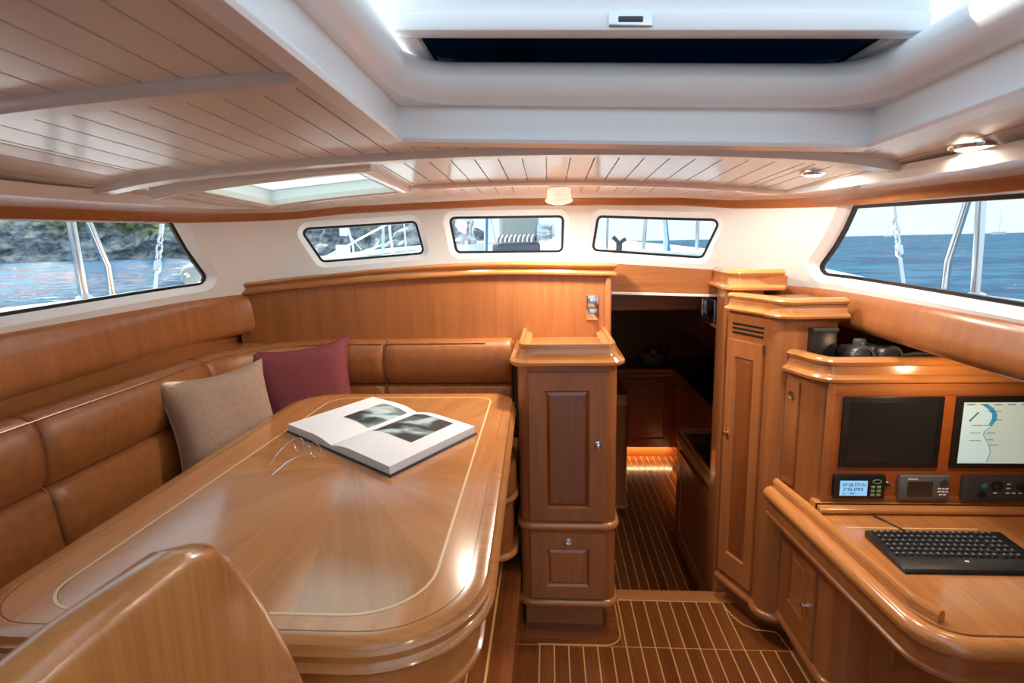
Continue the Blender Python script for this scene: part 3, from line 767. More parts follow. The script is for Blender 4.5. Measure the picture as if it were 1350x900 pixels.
for s in SEAMS[1:-1]:
    p = crest(s); t_ = (crest(s+.02)-crest(s-.02)).normalized(); m = Vector((t_.y, -t_.x))
    tube('seam_piping', [(p.x+m.x*u*.86, p.y+m.y*u*.86, h) for u, h in UPPER[1:10]+LOWER[2:7]], .004, 'leather', settee, 6)
tube('stitching', [(crest(s).x+(crest(s+.02)-crest(s-.02)).normalized().y*.074, crest(s).y-(crest(s+.02)-crest(s-.02)).normalized().x*.074, 1.190) for s in [.15+.05*k for k in range(int((CS[-1]-.2)/.05))]], .0022, 'leather', settee, 5)
# seats: L-shaped base and cushions
prism('seat_cushion', rpoly([(-1.33, -1.1), (-.93, -1.1), (-.93, 2.02), (-1.33, 2.02)], [.02]*4), .64, .765, 'leather', settee, .03, 3)
prism('seat_cushion', rpoly([(-1.33, 2.025), (-.14, 2.025), (-.14, 2.42), (-1.33, 2.42)], [.02, .07, .02, .02]), .64, .765, 'leather', settee, .03, 3)
basep = rpoly([(-1.43, -1.1), (-.95, -1.1), (-.95, 2.055), (-.155, 2.055), (-.155, 2.54), (-1.43, 2.54)], [0, 0, .05, .07, 0, 0], 6)
prism('seat_base', basep, .37, .645, 'cherry_y', settee)
sweep('seat_moulding', roll(.022, .035), rpoly([(-.95, -1.1), (-.95, 2.055), (-.155, 2.055), (-.155, 2.54)], [0, .05, .07, 0], 6, False), .605, 'honey_x', settee)
sweep('base_moulding', roll(.016, .028), rpoly([(-.95, -1.1), (-.95, 2.055), (-.155, 2.055), (-.155, 2.54)], [0, .05, .07, 0], 6, False), .365, 'honey_x', settee)
prism('kick_board', [(-1.43, -1.1), (-1.0, -1.1), (-1.0, 2.11), (-.215, 2.11), (-.215, 2.54), (-1.43, 2.54)], DZ, .37, 'cherry_x', settee)
for k in range(5): box('vent_slat', -.36, -.255, 2.098, 2.11, .285+k*.016, .292+k*.016, 'black_plastic', settee, .001)
prism('back_ledge', [(-1.50, 1.95)]+[(p.x, p.y) for p in CP if p.y > 1.95]+[(-.165, 2.555), (-1.50, 2.555)], 1.10, 1.178, 'honey_x', settee)

# ------------------------------------------------------------------ dining table
TZ = 1.0
TO = [(-1.045, .77), (-.116, .77), (-.152, 2.295), (-1.06, 2.295)]
table = thing('dining_table', 'varnished wooden dining table with sunburst veneer and pale inlay line', 'table', (-.58, 1.5, DZ))
TOr = rpoly(TO, [.15, .20, .12, .17], 10)
edge = [(0, -.012), (-.004, -.002), (-.014, 0), (-.03, 0), (-.03, -.05), (.004, -.05), (.010, -.046), (.012, -.040), (.008, -.033), (.003, -.029), (.004, -.022), (.005, -.016)]
sweep('edge_moulding', edge, TOr, TZ, 'honey_x', table, closed=True)
IN = [(-.935, .842), (-.216, .842), (-.236, 2.222), (-.905, 2.222)]
INr = rpoly(IN, [.09, .14, .07, .10], 8)
TIr = [(p[0]-m.x*.022, p[1]-m.y*.022) for p, m in zip(TOr, normals(TOr, True))]
# border ring split into four boards
def ringpiece(name, i0, i1, mat):
    v = []; f = []
    N = 14
    def at(poly, t):
        tot = [0]
        for i in range(len(poly)): tot.append(tot[-1]+math.dist(poly[i], poly[(i+1) % len(poly)]))
        s = (t % 1)*tot[-1]
        for i in range(len(poly)):
            if tot[i+1] >= s: break
        q = (s-tot[i])/max(1e-9, tot[i+1]-tot[i]); a, b = poly[i], poly[(i+1) % len(poly)]
        return (a[0]+(b[0]-a[0])*q, a[1]+(b[1]-a[1])*q)
    return at
sheet('border', lambda x, y: (x, y, TZ-.0002), TIr, [INr], 'honey_y', .2, table)
inn = [(p[0]-m.x*.006, p[1]-m.y*.006) for p, m in zip(INr, normals(INr, True))]
v = [(x, y, TZ+.0004) for x, y in INr] + [(x, y, TZ+.0004) for x, y in inn]; N = len(INr)
meshobj('inlay_line', v, [(i, (i+1) % N, N+(i+1) % N, N+i) for i in range(N)], 'inlay', table)
g1 = [(p[0]-m.x*.012, p[1]-m.y*.012) for p, m in zip(TIr, normals(TIr, True))]; g2 = [(p[0]-m.x*.0135, p[1]-m.y*.0135) for p, m in zip(TIr, normals(TIr, True))]; N = len(g1)
meshobj('joint_line', [(x, y, TZ+.0002) for x, y in g1+g2], [(i, (i+1) % N, N+(i+1) % N, N+i) for i in range(N)], 'seam', table)
# sunburst of veneer leaves
bc = Vector((-.575, 1.50)); NW = 16
def ray_hit(a, poly):
    d_ = Vector((math.cos(a), math.sin(a))); best = None
    for i in range(len(poly)):
        p, q = Vector(poly[i])-bc, Vector(poly[(i+1) % len(poly)])-bc; e_ = q-p
        den = d_.x*e_.y-d_.y*e_.x
        if abs(den) < 1e-9: continue
        t_ = (p.x*e_.y-p.y*e_.x)/den; u = (p.x*d_.y-p.y*d_.x)/den
        if t_ > 0 and -1e-6 <= u <= 1+1e-6: best = t_ if best is None else min(best, t_)
    return best
for k in range(NW):
    a0 = 2*math.pi*(k+.5)/NW; a1 = 2*math.pi*(k+1.5)/NW; am = (a0+a1)/2; K = 10
    pts = [(0, 0)] + [(ray_hit(a, inn)*math.cos(a-am), ray_hit(a, inn)*math.sin(a-am)) for a in [a0+(a1-a0)*i/K for i in range(K+1)]]
    o = meshobj('veneer_leaf', [(x, y, 0) for x, y in pts]+[(x, y, -.006) for x, y in pts], [tuple(range(len(pts)))]+[tuple(range(len(pts), 2*len(pts)))[::-1]], 'veneer', table)
    o.matrix_parent_inverse = Matrix.Translation(-table.location) @ Matrix.Translation((bc.x, bc.y, TZ)) @ Matrix.Rotation(am, 4, 'Z')
ap = [(p[0]-m.x*.035, p[1]-m.y*.035) for p, m in zip(TOr, normals(TOr, True))]
prism('under_board', ap, TZ-.045, TZ-.008, 'honey_x', table)
ap2 = [(p[0]-m.x*.02, p[1]-m.y*.02) for p, m in zip(TOr, normals(TOr, True))]
sweep('apron', [(0, 0), (0, -.085), (.006, -.088), (.006, -.096), (-.02, -.096), (-.02, 0)], ap2, TZ-.048, 'honey_x', table, closed=True)
box('pedestal', -.72, -.44, 1.15, 1.85, DZ+.03, TZ-.04, 'cherry_z', table, .02); box('foot', -.78, -.38, 1.05, 1.95, DZ, DZ+.035, 'deep_y', table, .008)

# seat end panel in the foreground
yz = [(-.5, DZ), (-.5, 1.335), (.36, 1.345), (.47, 1.338), (.52, 1.318), (.555, 1.28), (.60, 1.20), (.65, 1.09), (.69, .99), (.715, .88), (.73, .75), (.735, DZ)]
tag(extrude('seat_end_panel', [(-.395, y, z) for y, z in yz], (.052, 0, 0), 'honey_z', None, .02, 4), 'thick varnished seat end panel with rounded shoulder at the foot of the dining table', 'panel')

# ------------------------------------------------------------------ cabinet with fiddle rail
cab = thing('fiddle_cabinet', 'free standing wooden cabinet with a fiddle rail top between settee and aisle', 'cabinet', (.07, 2.3, 0))
CX0, CX1, CY0, CY1 = -.128, .262, 2.125, BY
def cabpoly(x0, x1, y0, r): return rpoly([(x0, CY1), (x0, y0), (x1, y0), (x1, CY1)], [0, r, r, 0], 7)
prism('plinth', [(-.112, 2.185), (.215, 2.185), (.215, CY1), (-.112, CY1)], 0, .13, 'cherry_x', cab)
prism('body', cabpoly(CX0, CX1, CY0, .045), .125, 1.165, 'cherry_z', cab)
cpath = rpoly([(CX0, CY1), (CX0, CY0), (CX1, CY0), (CX1, CY1)], [0, .045, .045, 0], 7, False)
for z_, w_, h in ((.125, .014, .034), (.468, .014, .034)): sweep('moulding', roll(w_, h), cpath, z_, 'honey_x', cab)
sweep('top_moulding', [(0, 0), (.022, .0), (.030, .008), (.030, .018), (.022, .026), (.008, .036), (.0, .052), (-.004, .066), (-.030, .07), (-.05, .06), (-.05, 0)], cpath, 1.150, 'honey_x', cab)
prism('counter', cabpoly(CX0+.02, CX1-.02, CY0+.02, .03), 1.165, 1.190, 'cherry_x', cab)
fp = rpoly([(CX0+.012, CY1), (CX0+.012, CY0+.012), (CX1-.012, CY0+.012), (CX1-.012, CY1)], [0, .04, .04, 0], 6, False)
sweep('fiddle_rail', [(.0, 0), (.010, .006), (.009, .018), (.006, .026), (.008, .036), (.004, .044), (-.004, .046), (-.012, .044), (-.015, .036), (-.013, .024), (-.016, 0)], fp, 1.19, 'honey_x', cab)
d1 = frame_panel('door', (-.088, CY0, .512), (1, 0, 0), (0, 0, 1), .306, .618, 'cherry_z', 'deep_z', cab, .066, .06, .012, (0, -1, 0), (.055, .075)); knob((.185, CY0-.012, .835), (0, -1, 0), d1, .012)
d2 = frame_panel('door', (-.088, CY0, .168), (1, 0, 0), (0, 0, 1), .306, .292, 'cherry_z', 'cherry_z', cab, .066, .05, .012, (0, -1, 0), (.055, .068)); lathe('ring_latch', [(.006, 0), (.015, 0), (.015, .004), (.011, .005), (.009, .002), (.004, .002), (.004, .006), (0, .006)], (.068, CY0-.012, .424), 'chrome', d2, 16, (0, -1, 0))
# double reading-light switch plate on the bulkhead
sw = thing('switch_plate', 'chrome double switch plate high on the bulkhead above the cabinet', 'switch', (.19, BY, 1.33))
box('plate', .168, .222, BY-.005, BY, 1.268, 1.382, 'chrome', sw, .004)
for z_ in (1.300, 1.352): box('bezel', .174, .216, BY-.009, BY-.004, z_-.020, z_+.020, 'steel', sw, .003); lathe('knob', [(0, .016), (.010, .015), (.013, .008), (.014, 0), (0, 0)], (.195, BY-.008, z_), 'chrome', sw, 14, (0, -1, 0))

# ------------------------------------------------------------------ starboard: galley doorway, lockers
hd = extrude('wall_header', [(BX1-.02, 2.72, 1.375), (.80, 2.72, 1.352), (.80, 2.72, 1.475), (BX1-.02, 2.72, 1.52)], (0, .03, 0), 'cherry_x'); struct(hd, 'wooden header above the doorway to the galley')
extrude('white_edge', [(BX1-.02, 2.705, 1.372), (.80, 2.705, 1.349), (.80, 2.705, 1.361), (BX1-.02, 2.705, 1.384)], (0, .02, 0), 'wall_white', hd, .003)
# galley enclosure
struct(box('wall_galley_forward', .0, 1.80, 5.95, 6.0, -.5, 1.28, 'cherry_z', None, 0), 'dark wooden wall at the forward end of the galley')
struct(box('wall_galley_left', .20, .24, 2.60, 5.95, -.5, 1.28, 'cherry_z', None, 0), 'dark wooden side wall of the galley passage')
struct(box('wall_galley_right', 1.75, 1.80, 2.6, 5.95, -.5, 1.25, 'cherry_z', None, 0), 'dark wooden outboard wall of the galley')
struct(box('ceiling_galley', .0, 1.80, 3.1, 6.0, 1.25, 1.28, 'ceiling_white', None, 0), 'low white galley ceiling', 'ceiling')
struct(box('wall_galley_head', .24, 1.25, 3.06, 3.10, 1.25, 1.40, 'cherry_x', None, 0), 'dark wooden panel closing the galley above the passage')
struct(box('ceiling_passage', .20, 1.22, 2.75, 3.06, 1.378, 1.384, 'cherry_x', None, 0), 'dark underside of the deck over the passage', 'ceiling')
gc = thing('galley_counter', 'L shaped galley base unit with black worktop and honey coloured edge moulding', 'counter', (1.0, 5.5, -.5))
prism('base_cabinet', [(.24, 5.33), (1.18, 5.33), (1.18, 3.72), (1.75, 3.72), (1.75, 5.95), (.24, 5.95)], -.38, .36, 'cherry_z', gc)
prism('kick_board', [(.24, 5.40), (1.25, 5.40), (1.25, 3.75), (1.75, 3.75), (1.75, 5.95), (.24, 5.95)], -.5, -.38, 'cherry_x', gc)
prism('worktop', [(.24, 5.34), (1.19, 5.34), (1.19, 3.72), (1.75, 3.72), (1.75, 5.95), (.24, 5.95)], .355, .385, 'counter_black', gc)
sweep('edge_moulding', [(0, 0), (.018, .004), (.024, .018), (.016, .030), (.010, .05), (.016, .062), (.010, .074), (-.006, .076), (-.012, .07), (-.012, 0)], rpoly([(.24, 5.33), (1.18, 5.33), (1.18, 3.72)], [0, .05, 0], 5, False), .335, 'honey_x', gc)
frame_panel('door', (.70, 5.33, -.34), (1, 0, 0), (0, 0, 1), .46, .66, 'cherry_z', 'cherry_z', gc, .05, .05, .012, (0, -1, 0))
frame_panel('door', (1.18, 5.20, -.34), (0, -1, 0), (0, 0, 1), .62, .66, 'cherry_z', 'cherry_z', gc, .05, .05, .012, (-1, 0, 0))
l = bpy.data.lights.new('kick_light', 'AREA'); l.shape = 'RECTANGLE'; l.size = .8; l.size_y = .02; l.energy = 1.7*LAMP; l.color = (1, .6, .28); o = bpy.data.objects.new('kick_light', l); COL.objects.link(o); o.location = (.8, 5.36, -.385)
l = bpy.data.lights.new('kick_light', 'AREA'); l.shape = 'RECTANGLE'; l.size = .02; l.size_y = .8; l.energy = 1.5*LAMP; l.color = (1, .6, .28); o = bpy.data.objects.new('kick_light', l); COL.objects.link(o); o.location = (1.21, 4.6, -.385)
uc = thing('galley_wall_cabinet', 'dark wooden upper cabinet along the outboard side of the galley', 'cabinet', (1.5, 5.2, .75))
prism('carcass', [(1.34, 5.95), (1.36, 4.05), (1.75, 4.05), (1.75, 5.95)], .72, 1.25, 'cherry_z', uc)
frame_panel('door', (1.345, 5.85, .76), (.01, -1, 0), (0, 0, 1), .55, .45, 'cherry_z', 'cherry_z', uc, .05, .05, .012, (-1, 0, 0)); frame_panel('door', (1.352, 5.15, .76), (.01, -1, 0), (0, 0, 1), .55, .45, 'cherry_z', 'cherry_z', uc, .05, .05, .012, (-1, 0, 0))
box('grab_rail', .3, 1.3, 5.925, 5.94, .60, .612, 'honey_x', gc, .003)
gs = thing('galley_side_unit', 'narrow dark base unit with moulded fiddle on the near side of the galley passage', 'cabinet', (.45, 4.3, -.5))
prism('body', rpoly([(.262, 3.98), (.565, 3.98), (.565, 4.62), (.262, 4.62)], [0, .04, .04, 0], 5), -.36, .44, 'cherry_z', gs)
prism('kick_board', [(.262, 4.03), (.52, 4.03), (.52, 4.58), (.262, 4.58)], -.5, -.36, 'cherry_x', gs)
sweep('top_moulding', [(0, 0), (.02, .005), (.024, .02), (.012, .034), (.006, .06), (.012, .08), (0, .092), (-.014, .09), (-.02, .0)], rpoly([(.262, 3.98), (.565, 3.98), (.565, 4.62)], [0, .04, 0], 5, False), .43, 'honey_x', gs)
sweep('foot_moulding', roll(.016, .03), rpoly([(.262, 3.98), (.565, 3.98), (.565, 4.62)], [0, .04, 0], 5, False), -.36, 'cherry_x', gs)
# fruit bowl
fb = thing('fruit_bowl', 'pale ribbed glass bowl standing on the black galley worktop', 'bowl', (1.03, 5.62, .385))
lathe('bowl', [(.0, .0), (.045, .0), (.05, .008), (.075, .035), (.098, .075), (.108, .105), (.103, .105), (.092, .077), (.068, .040), (.04, .014), (0, .012)], (1.03, 5.62, .385), 'bowl_glass', fb, 24)
for k in range(12):
    a = k*math.pi/6; tube('rib', [(1.03+r*math.cos(a), 5.62+r*math.sin(a), .385+h) for r, h in ((.052, .008), (.078, .036), (.100, .075), (.109, .104))], .004, 'bowl_glass', fb, 5)
def fruit(name, c, r, mat, label):
    o = thing(name, label, 'fruit', c, 'fruit in the bowl')
    lathe('flesh', [(0, r*1.55), (r*.25, r*1.72), (r*.7, r*1.6), (r, r*1.05), (r*.92, r*.5), (r*.55, r*.06), (r*.2, 0), (0, r*.08)], c, mat, o, 16)
    tube('stem', [(c[0], c[1], c[2]+r*1.5), (c[0]+.004, c[1], c[2]+r*2.0)], .003, 'seam', o, 5)
fruit('apple', (.985, 5.60, .445), .042, 'apple_red', 'red apple resting in the glass bowl beside a yellow apple'); fruit('apple', (1.075, 5.60, .44), .044, 'apple_red', 'red apple resting in the glass bowl beside the dark jar'); fruit('apple', (1.03, 5.670, .44), .040, 'apple_yellow', 'yellow apple lying between red apples in the glass bowl'); fruit('apple', (1.03, 5.568, .500), .029, 'apple_yellow', 'small yellow apple on top at the front of the glass bowl')
sj = thing('storage_jar', 'small dark jar with a chrome lid beside the fruit bowl', 'jar', (1.17, 5.75, .385)); lathe('jar', [(0, 0), (.04, 0), (.045, .01), (.045, .13), (0, .13)], (1.17, 5.75, .385), 'dark_grey', sj); lathe('lid', [(.047, .13), (.047, .15), (0, .155), (0, .13)], (1.17, 5.75, .385), 'chrome', sj)
# fridge peninsula
pn = thing('fridge_box', 'low wooden fridge box with dark lid and honey coloured fiddle in the passage', 'cabinet', (1.0, 3.2, -.5))
prism('body', [(.86, 2.67), (1.4, 2.67), (1.4, 3.66), (.85, 3.66)], -.40, .33, 'cherry_z', pn)
prism('kick_board', [(.90, 2.67), (1.4, 2.67), (1.4, 3.6), (.90, 3.6)], -.5, -.40, 'cherry_y', pn)
prism('lid', [(.88, 2.67), (1.4, 2.67), (1.4, 3.63), (.87, 3.63)], .33, .352, 'fridge_top', pn, .004)
sweep('edge_moulding', [(0, 0), (.016, .004), (.022, .016), (.016, .03), (.006, .038), (.004, .055), (.010, .066), (.004, .076), (-.008, .076), (-.014, .066), (-.014, 0)], rpoly([(.86, 2.67), (.85, 3.66), (1.4, 3.66)], [0, .03, 0], 4, False)[::-1], .31, 'honey_y', pn)
frame_panel('side_panel', (.851, 3.58, -.36), (.01, -1, 0), (0, 0, 1), .86, .62, 'cherry_z', 'cherry_z', pn, .07, .07, .012, (-1, 0, 0))
box('grille', .84, .852, 2.70, 2.98, -.39, -.30, 'cherry_x', pn, .003)
# corner post and oven niche
pt = thing('galley_post', 'tall squared wooden post with moulded cap at the galley entrance', 'post', (.80, 2.6, -.5))
prism('post', rpoly([(.745, 2.43), (.78, 2.424), (.90, 2.424), (.90, 2.655), (.775, 2.655)], [.01, 0, 0, 0, .02], 4), -.5, 1.43, 'cherry_z', pt)
sweep('cap_moulding', OGEE, rpoly([(.775, 2.72), (.755, 2.44), (.79, 2.405), (.97, 2.40)], [0, .02, .02, 0], 4, False), 1.404, 'honey_x', pt)
prism('cap_top', [(.79, 2.72), (.775, 2.45), (.81, 2.41), (.98, 2.39), (1.02, 2.72)], 1.41, 1.465, 'cherry_x', pt)
ov = thing('microwave_niche', 'open wooden niche holding a small framed oven by the galley entrance', 'cabinet', (1.0, 2.95, .40))
for (nm, a) in (('niche_side', (.90, 1.25, 3.05, 3.08, .36, 1.36)), ('niche_back', (1.22, 1.25, 2.66, 3.05, .36, 1.36)), ('shelf', (.80, 1.22, 2.66, 3.05, 1.196, 1.215)), ('niche_top', (.80, 1.22, 2.66, 3.05, 1.345, 1.375))): box(nm, *a, 'cherry_x', ov, .002)
mv = thing('microwave', 'small dark oven with chrome frame on the niche shelf', 'oven', (.95, 2.82, 1.215)); box('case', .805, 1.15, 2.66, 3.0, 1.215, 1.335, 'dark_grey', mv, .004)
for (nm, a) in (('door_glass', (.798, .806, 2.70, 2.96, 1.232, 1.318)),): box(nm, *a, 'screen_off', mv, .002)
for a in ((.792, .804, 2.665, 2.995, 1.318, 1.334), (.792, .804, 2.665, 2.995, 1.216, 1.230), (.792, .804, 2.665, 2.69, 1.216, 1.334), (.792, .804, 2.965, 2.995, 1.216, 1.334), (.790, .802, 2.74, 2.755, 1.216, 1.334)): box('chrome_trim', *a, 'chrome', mv, .003)
fa = thing('galley_tap', 'small chrome tap standing at the galley sink', 'tap', (1.26, 4.02, .385)); tube('spout', [(1.26, 4.02, .385), (1.26, 4.02, .52), (1.255, 4.0, .56), (1.24, 3.96, .575), (1.22, 3.90, .56), (1.21, 3.88, .53)], .010, 'chrome', fa); lathe('base', [(0, 0), (.024, 0), (.022, .012), (.012, .02), (0, .02)], (1.26, 4.02, .385), 'chrome', fa)

# tall narrow locker
tl = thing('tall_locker', 'tall narrow locker with louvred top slots and rounded wooden corner', 'locker', (.9, 2.3, 0))
A0, A1 = Vector((.752, 2.40)), Vector((.838, 2.195)); du = (A1-A0).normalized(); dn = Vector((du.y, -du.x)); dn = dn if dn.x < 0 else -dn
plan = [(.752, 2.40), (.838, 2.195)] + arc((.905, 2.165), .072, math.radians(160), math.radians(268), 9) + [(.985, 2.098), (1.06, 2.12), (1.06, 2.42)]
prism('body', plan, .10, 1.335, 'cherry_z', tl)
prism('plinth', [(.80, 2.40), (.87, 2.24), (.97, 2.17), (1.06, 2.42)], 0, .10, 'cherry_y', tl)
lpth = [(.752, 2.40), (.838, 2.195)] + arc((.905, 2.165), .072, math.radians(160), math.radians(268), 9) + [(.985, 2.098), (1.08, 2.10)]
sweep('foot_moulding', roll(.018, .035), lpth, .095, 'cherry_x', tl)
sweep('top_moulding', [(q[0]*1.2, q[1]*.85) for q in OGEE], lpth, 1.325, 'honey_x', tl)
prism('top_board', [(.79, 2.42), (.87, 2.23), (.92, 2.15), (1.06, 2.15), (1.06, 2.42)], 1.335, 1.385, 'cherry_x', tl)
W = (A1-A0).length
q0 = A0+du*.012
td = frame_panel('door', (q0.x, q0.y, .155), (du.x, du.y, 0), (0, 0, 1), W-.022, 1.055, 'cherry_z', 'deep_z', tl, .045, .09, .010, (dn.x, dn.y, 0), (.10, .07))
q = A0+du*.034; knob((q.x+dn.x*.01, q.y+dn.y*.01, .80), (dn.x, dn.y, 0), td, .010)
for k in range(3):
    a, b = A0+du*.03, A0+du*(W-.02); c = (a+b)/2; obox('vent_slot', (c.x+dn.x*.001, c.y+dn.y*.001, 1.238+k*.018), (du.x*.085, du.y*.085, 0), (dn.x*.002, dn.y*.002, 0), (0, 0, .004), 'black_plastic', tl, 0)

# ------------------------------------------------------------------ navigation station
nav = thing('navigation_console', 'wooden navigation console with rounded corner, instrument panel and moulded top', 'console', (1.2, 1.70, 0))
PY = 1.79
side = [(.823, 1.957), (.843, 1.888), (.849, 1.858), (.860, 1.828), (.872, 1.808), (.888, 1.795)]
plan = side + [(.90, PY), (1.70, PY), (1.70, 1.957)]
prism('body', plan, .74, 1.165, 'cherry_z', nav)
tp = side + [(.90, PY), (1.70, PY)]
sweep('top_moulding', [(0, 0), (.014, 0), (.022, .005), (.023, .014), (.015, .022), (.004, .026), (.001, .040), (-.002, .052), (.006, .056), (.009, .066), (.003, .074), (-.008, .078), (-.024, .078), (-.030, .070), (-.030, 0)], tp, 1.165, 'honey_x', nav)
prism('top_shelf', [(.84, 1.957), (.86, 1.90), (.90, 1.82), (1.70, 1.82), (1.70, 1.957)], 1.165, 1.190, 'cherry_x', nav)
box('panel_rail', .880, 1.70, PY-.008, PY, 1.125, 1.165, 'cherry_x', nav, .002); box('panel_stile', .878, .902, PY-.0095, PY, .78, 1.166, 'cherry_z', nav, .002)
box('instrument_panel', .898, 1.70, PY-.004, PY+.01, .775, 1.130, 'console_panel', nav, .001)
box('panel_rail', .880, 1.70, PY-.010, PY, .770, .790, 'cherry_x', nav, .002)
sweep('lower_moulding', roll(.024, .028), [(.86, PY-.03), (1.70, PY-.03)], .742, 'honey_x', nav)
box('filler', .86, 1.70, PY-.03, PY+.02, .742, .770, 'honey_x', nav, 0)
v0, v1 = Vector((.823, 1.957)), Vector((.843, 1.888)); sd = (v1-v0).normalized(); sn_ = Vector((sd.y, -sd.x)); sn_ = sn_ if sn_.x < 0 else -sn_
q0 = v0+sd*.02
sdoor = obox('side_door', ((v0+v1)/2+sn_*.001).to_3d()+Vector((0, 0, .955)), (sd.x*.031, sd.y*.031, 0), (sn_.x*.006, sn_.y*.006, 0), (0, 0, .185), 'cherry_z', nav, .003)
q = v0+sd*.038; lathe('finger_pull', [(0, .002), (.010, .002), (.014, .004), (.015, 0), (0, 0)], (q.x+sn_.x*.007, q.y+sn_.y*.007, 1.09), 'chrome', sdoor, 14, (sn_.x, sn_.y, 0))

desk = thing('chart_desk', 'honey coloured chart desk with heavy rounded edge and fiddle rail', 'desk', (1.3, 1.5, 0))
NY = 1.185
dp_ = rpoly([(.804, 1.957), (.812, 1.86), (.862, NY), (1.70, NY)], [0, .10, .085, 0], 9, False)
prism('desk_top', dp_+[(1.70, 1.80), (.90, 1.80), (.86, 1.957)], .715, .745, 'honey_y', desk)
sweep('edge_moulding', [(0, .045), (.012, .050), (.030, .046), (.040, .034), (.042, .022), (.034, .008), (.022, .0), (.010, -.004), (-.02, -.004), (-.02, .045)], dp_, .695, 'honey_y', desk)
sweep('apron', [(0, 0), (.020, 0), (.022, -.044), (.028, -.048), (.028, -.056), (.022, -.060), (-.012, -.060), (-.012, 0)], dp_, .695, 'cherry_x', desk)
fpth = rpoly([(.808, 1.957), (.830, 1.76), (.864, 1.29), (.892, 1.225)], [0, .06, .05, 0], 6, False)
sweep('fiddle_rail', [(.010, 0), (.012, .014), (.010, .024), (.004, .030), (-.004, .030), (-.010, .024), (-.012, .014), (-.010, 0)], fpth, .744, 'honey_y', desk)
box('inlay_strip', .90, 1.28, 1.655, 1.659, .7445, .7462, 'inlay', desk, 0)
dc = thing('desk_cabinet', 'low wooden cabinet with panelled door under the chart desk', 'cabinet', (1.0, 1.95, 0))
prism('body', [(.905, 2.096)] + [(.905, 1.80)] + arc((.975, 1.76), .070, math.radians(170), math.radians(265), 8) + [(1.93, 1.69), (1.93, 2.096)], .12, .575, 'cherry_z', dc)
prism('plinth', [(.955, 2.096), (.955, 1.80), (1.0, 1.74), (1.95, 1.74), (1.95, 2.096)], 0, .12, 'cherry_y', dc)
sweep('foot_moulding', roll(.016, .035), ([(.905, 2.096), (.905, 1.80)] + arc((.975, 1.76), .070, math.radians(170), math.radians(265), 8) + [(1.95, 1.69)]), .12, 'cherry_y', dc)
nd = frame_panel('door', (.905, 2.088, .165), (0, -1, 0), (0, 0, 1), .285, .385, 'cherry_z', 'cherry_z', dc, .075, .07, .010, (-1, 0, 0), (.09, .09)); knob((.893, 1.852, .34), (-1, 0, 0), nd, .010)
frame_panel('back_panel', (1.02, 1.69, .17), (1, 0, 0), (0, 0, 1), .50, .38, 'cherry_z', 'cherry_z', dc, .06, .06, .008, (0, -1, 0))

# monitors and instruments on the panel face
FY = PY-.004
def monitor(x0, x1, z0, z1, label, mat):
    t = thing('monitor', label, 'monitor', ((x0+x1)/2, FY, z0))
    v = [(x, y, z) for y, i in ((FY, 0), (FY-.010, .003)) for z in (z0+i, z1-i) for x in (x0+i, x1-i)]
    b = .020
    box('bezel', x0, x1, FY-.010, FY, z0, z1, 'black_plastic', t, .003)
    s = box('screen', x0+b, x1-b, FY-.0112, FY-.009, z0+b*.9, z1-b*.9, mat, t, 0)
    return t
monitor(.926, 1.228, .888, 1.122, 'flush black framed monitor with its screen off', 'screen_off')
cm = monitor(1.264, 1.600, .888, 1.122, 'flush black framed monitor showing a pale sea chart', 'chart_paper')
ys = FY-.0115
def flat(name, pts, mat, parent, y=ys, t=.0004): return extrude(name, [(x, y, z) for x, z in pts], (0, -t, 0), mat, parent)
coast = [(1.353, 1.098), (1.372, 1.085), (1.384, 1.066), (1.384, 1.048), (1.372, 1.030), (1.352, 1.012), (1.349, 1.000), (1.358, .985), (1.370, .965), (1.376, .945), (1.374, .930), (1.368, .910)]
flat('chart_land', [(1.2845, 1.098)]+coast+[(1.2845, .910)], 'chart_land', cm)
flat('chart_shallows', [(1.335, 1.098), (1.353, 1.098), (1.372, 1.085), (1.384, 1.066), (1.384, 1.048), (1.372, 1.030), (1.362, 1.034), (1.370, 1.05), (1.368, 1.068), (1.356, 1.082)], 'chart_blue', cm, ys-.0005)
v = []
for (a, b) in zip(coast[4:], coast[5:]): flat('chart_route', [(a[0], a[1]), (a[0]+.0022, a[1]), (b[0]+.0022, b[1]), (b[0], b[1])], 'chart_blue', cm, ys-.0006)
for (x, z, L) in ((1.315, 1.030, .03), (1.31, 1.005, .032), (1.31, .980, .035), (1.350, 1.030, .02), (1.355, 1.075, .04), (1.365, 1.048, .035), (1.36, 1.005, .025), (1.362, .983, .02), (1.372, .966, .025)): flat('chart_mark', [(x, z), (x+L, z), (x+L, z+.0016), (x, z+.0016)], 'chart_ink', cm, ys-.0006)
flat('chart_runway', [(1.302, 1.045), (1.306, 1.043), (1.330, 1.072), (1.327, 1.074)], 'chart_ink', cm, ys-.0006)
flat('chart_title_bar', [(1.286, 1.094), (1.578, 1.094), (1.578, 1.101), (1.286, 1.101)], 'chart_paper', cm, ys-.0004)
for k in range(7): flat('chart_title_mark', [(1.292+k*.04, 1.0962), (1.292+k*.04+.022, 1.0962), (1.292+k*.04+.022, 1.0988), (1.292+k*.04, 1.0988)], 'chart_ink', cm, ys-.0009)

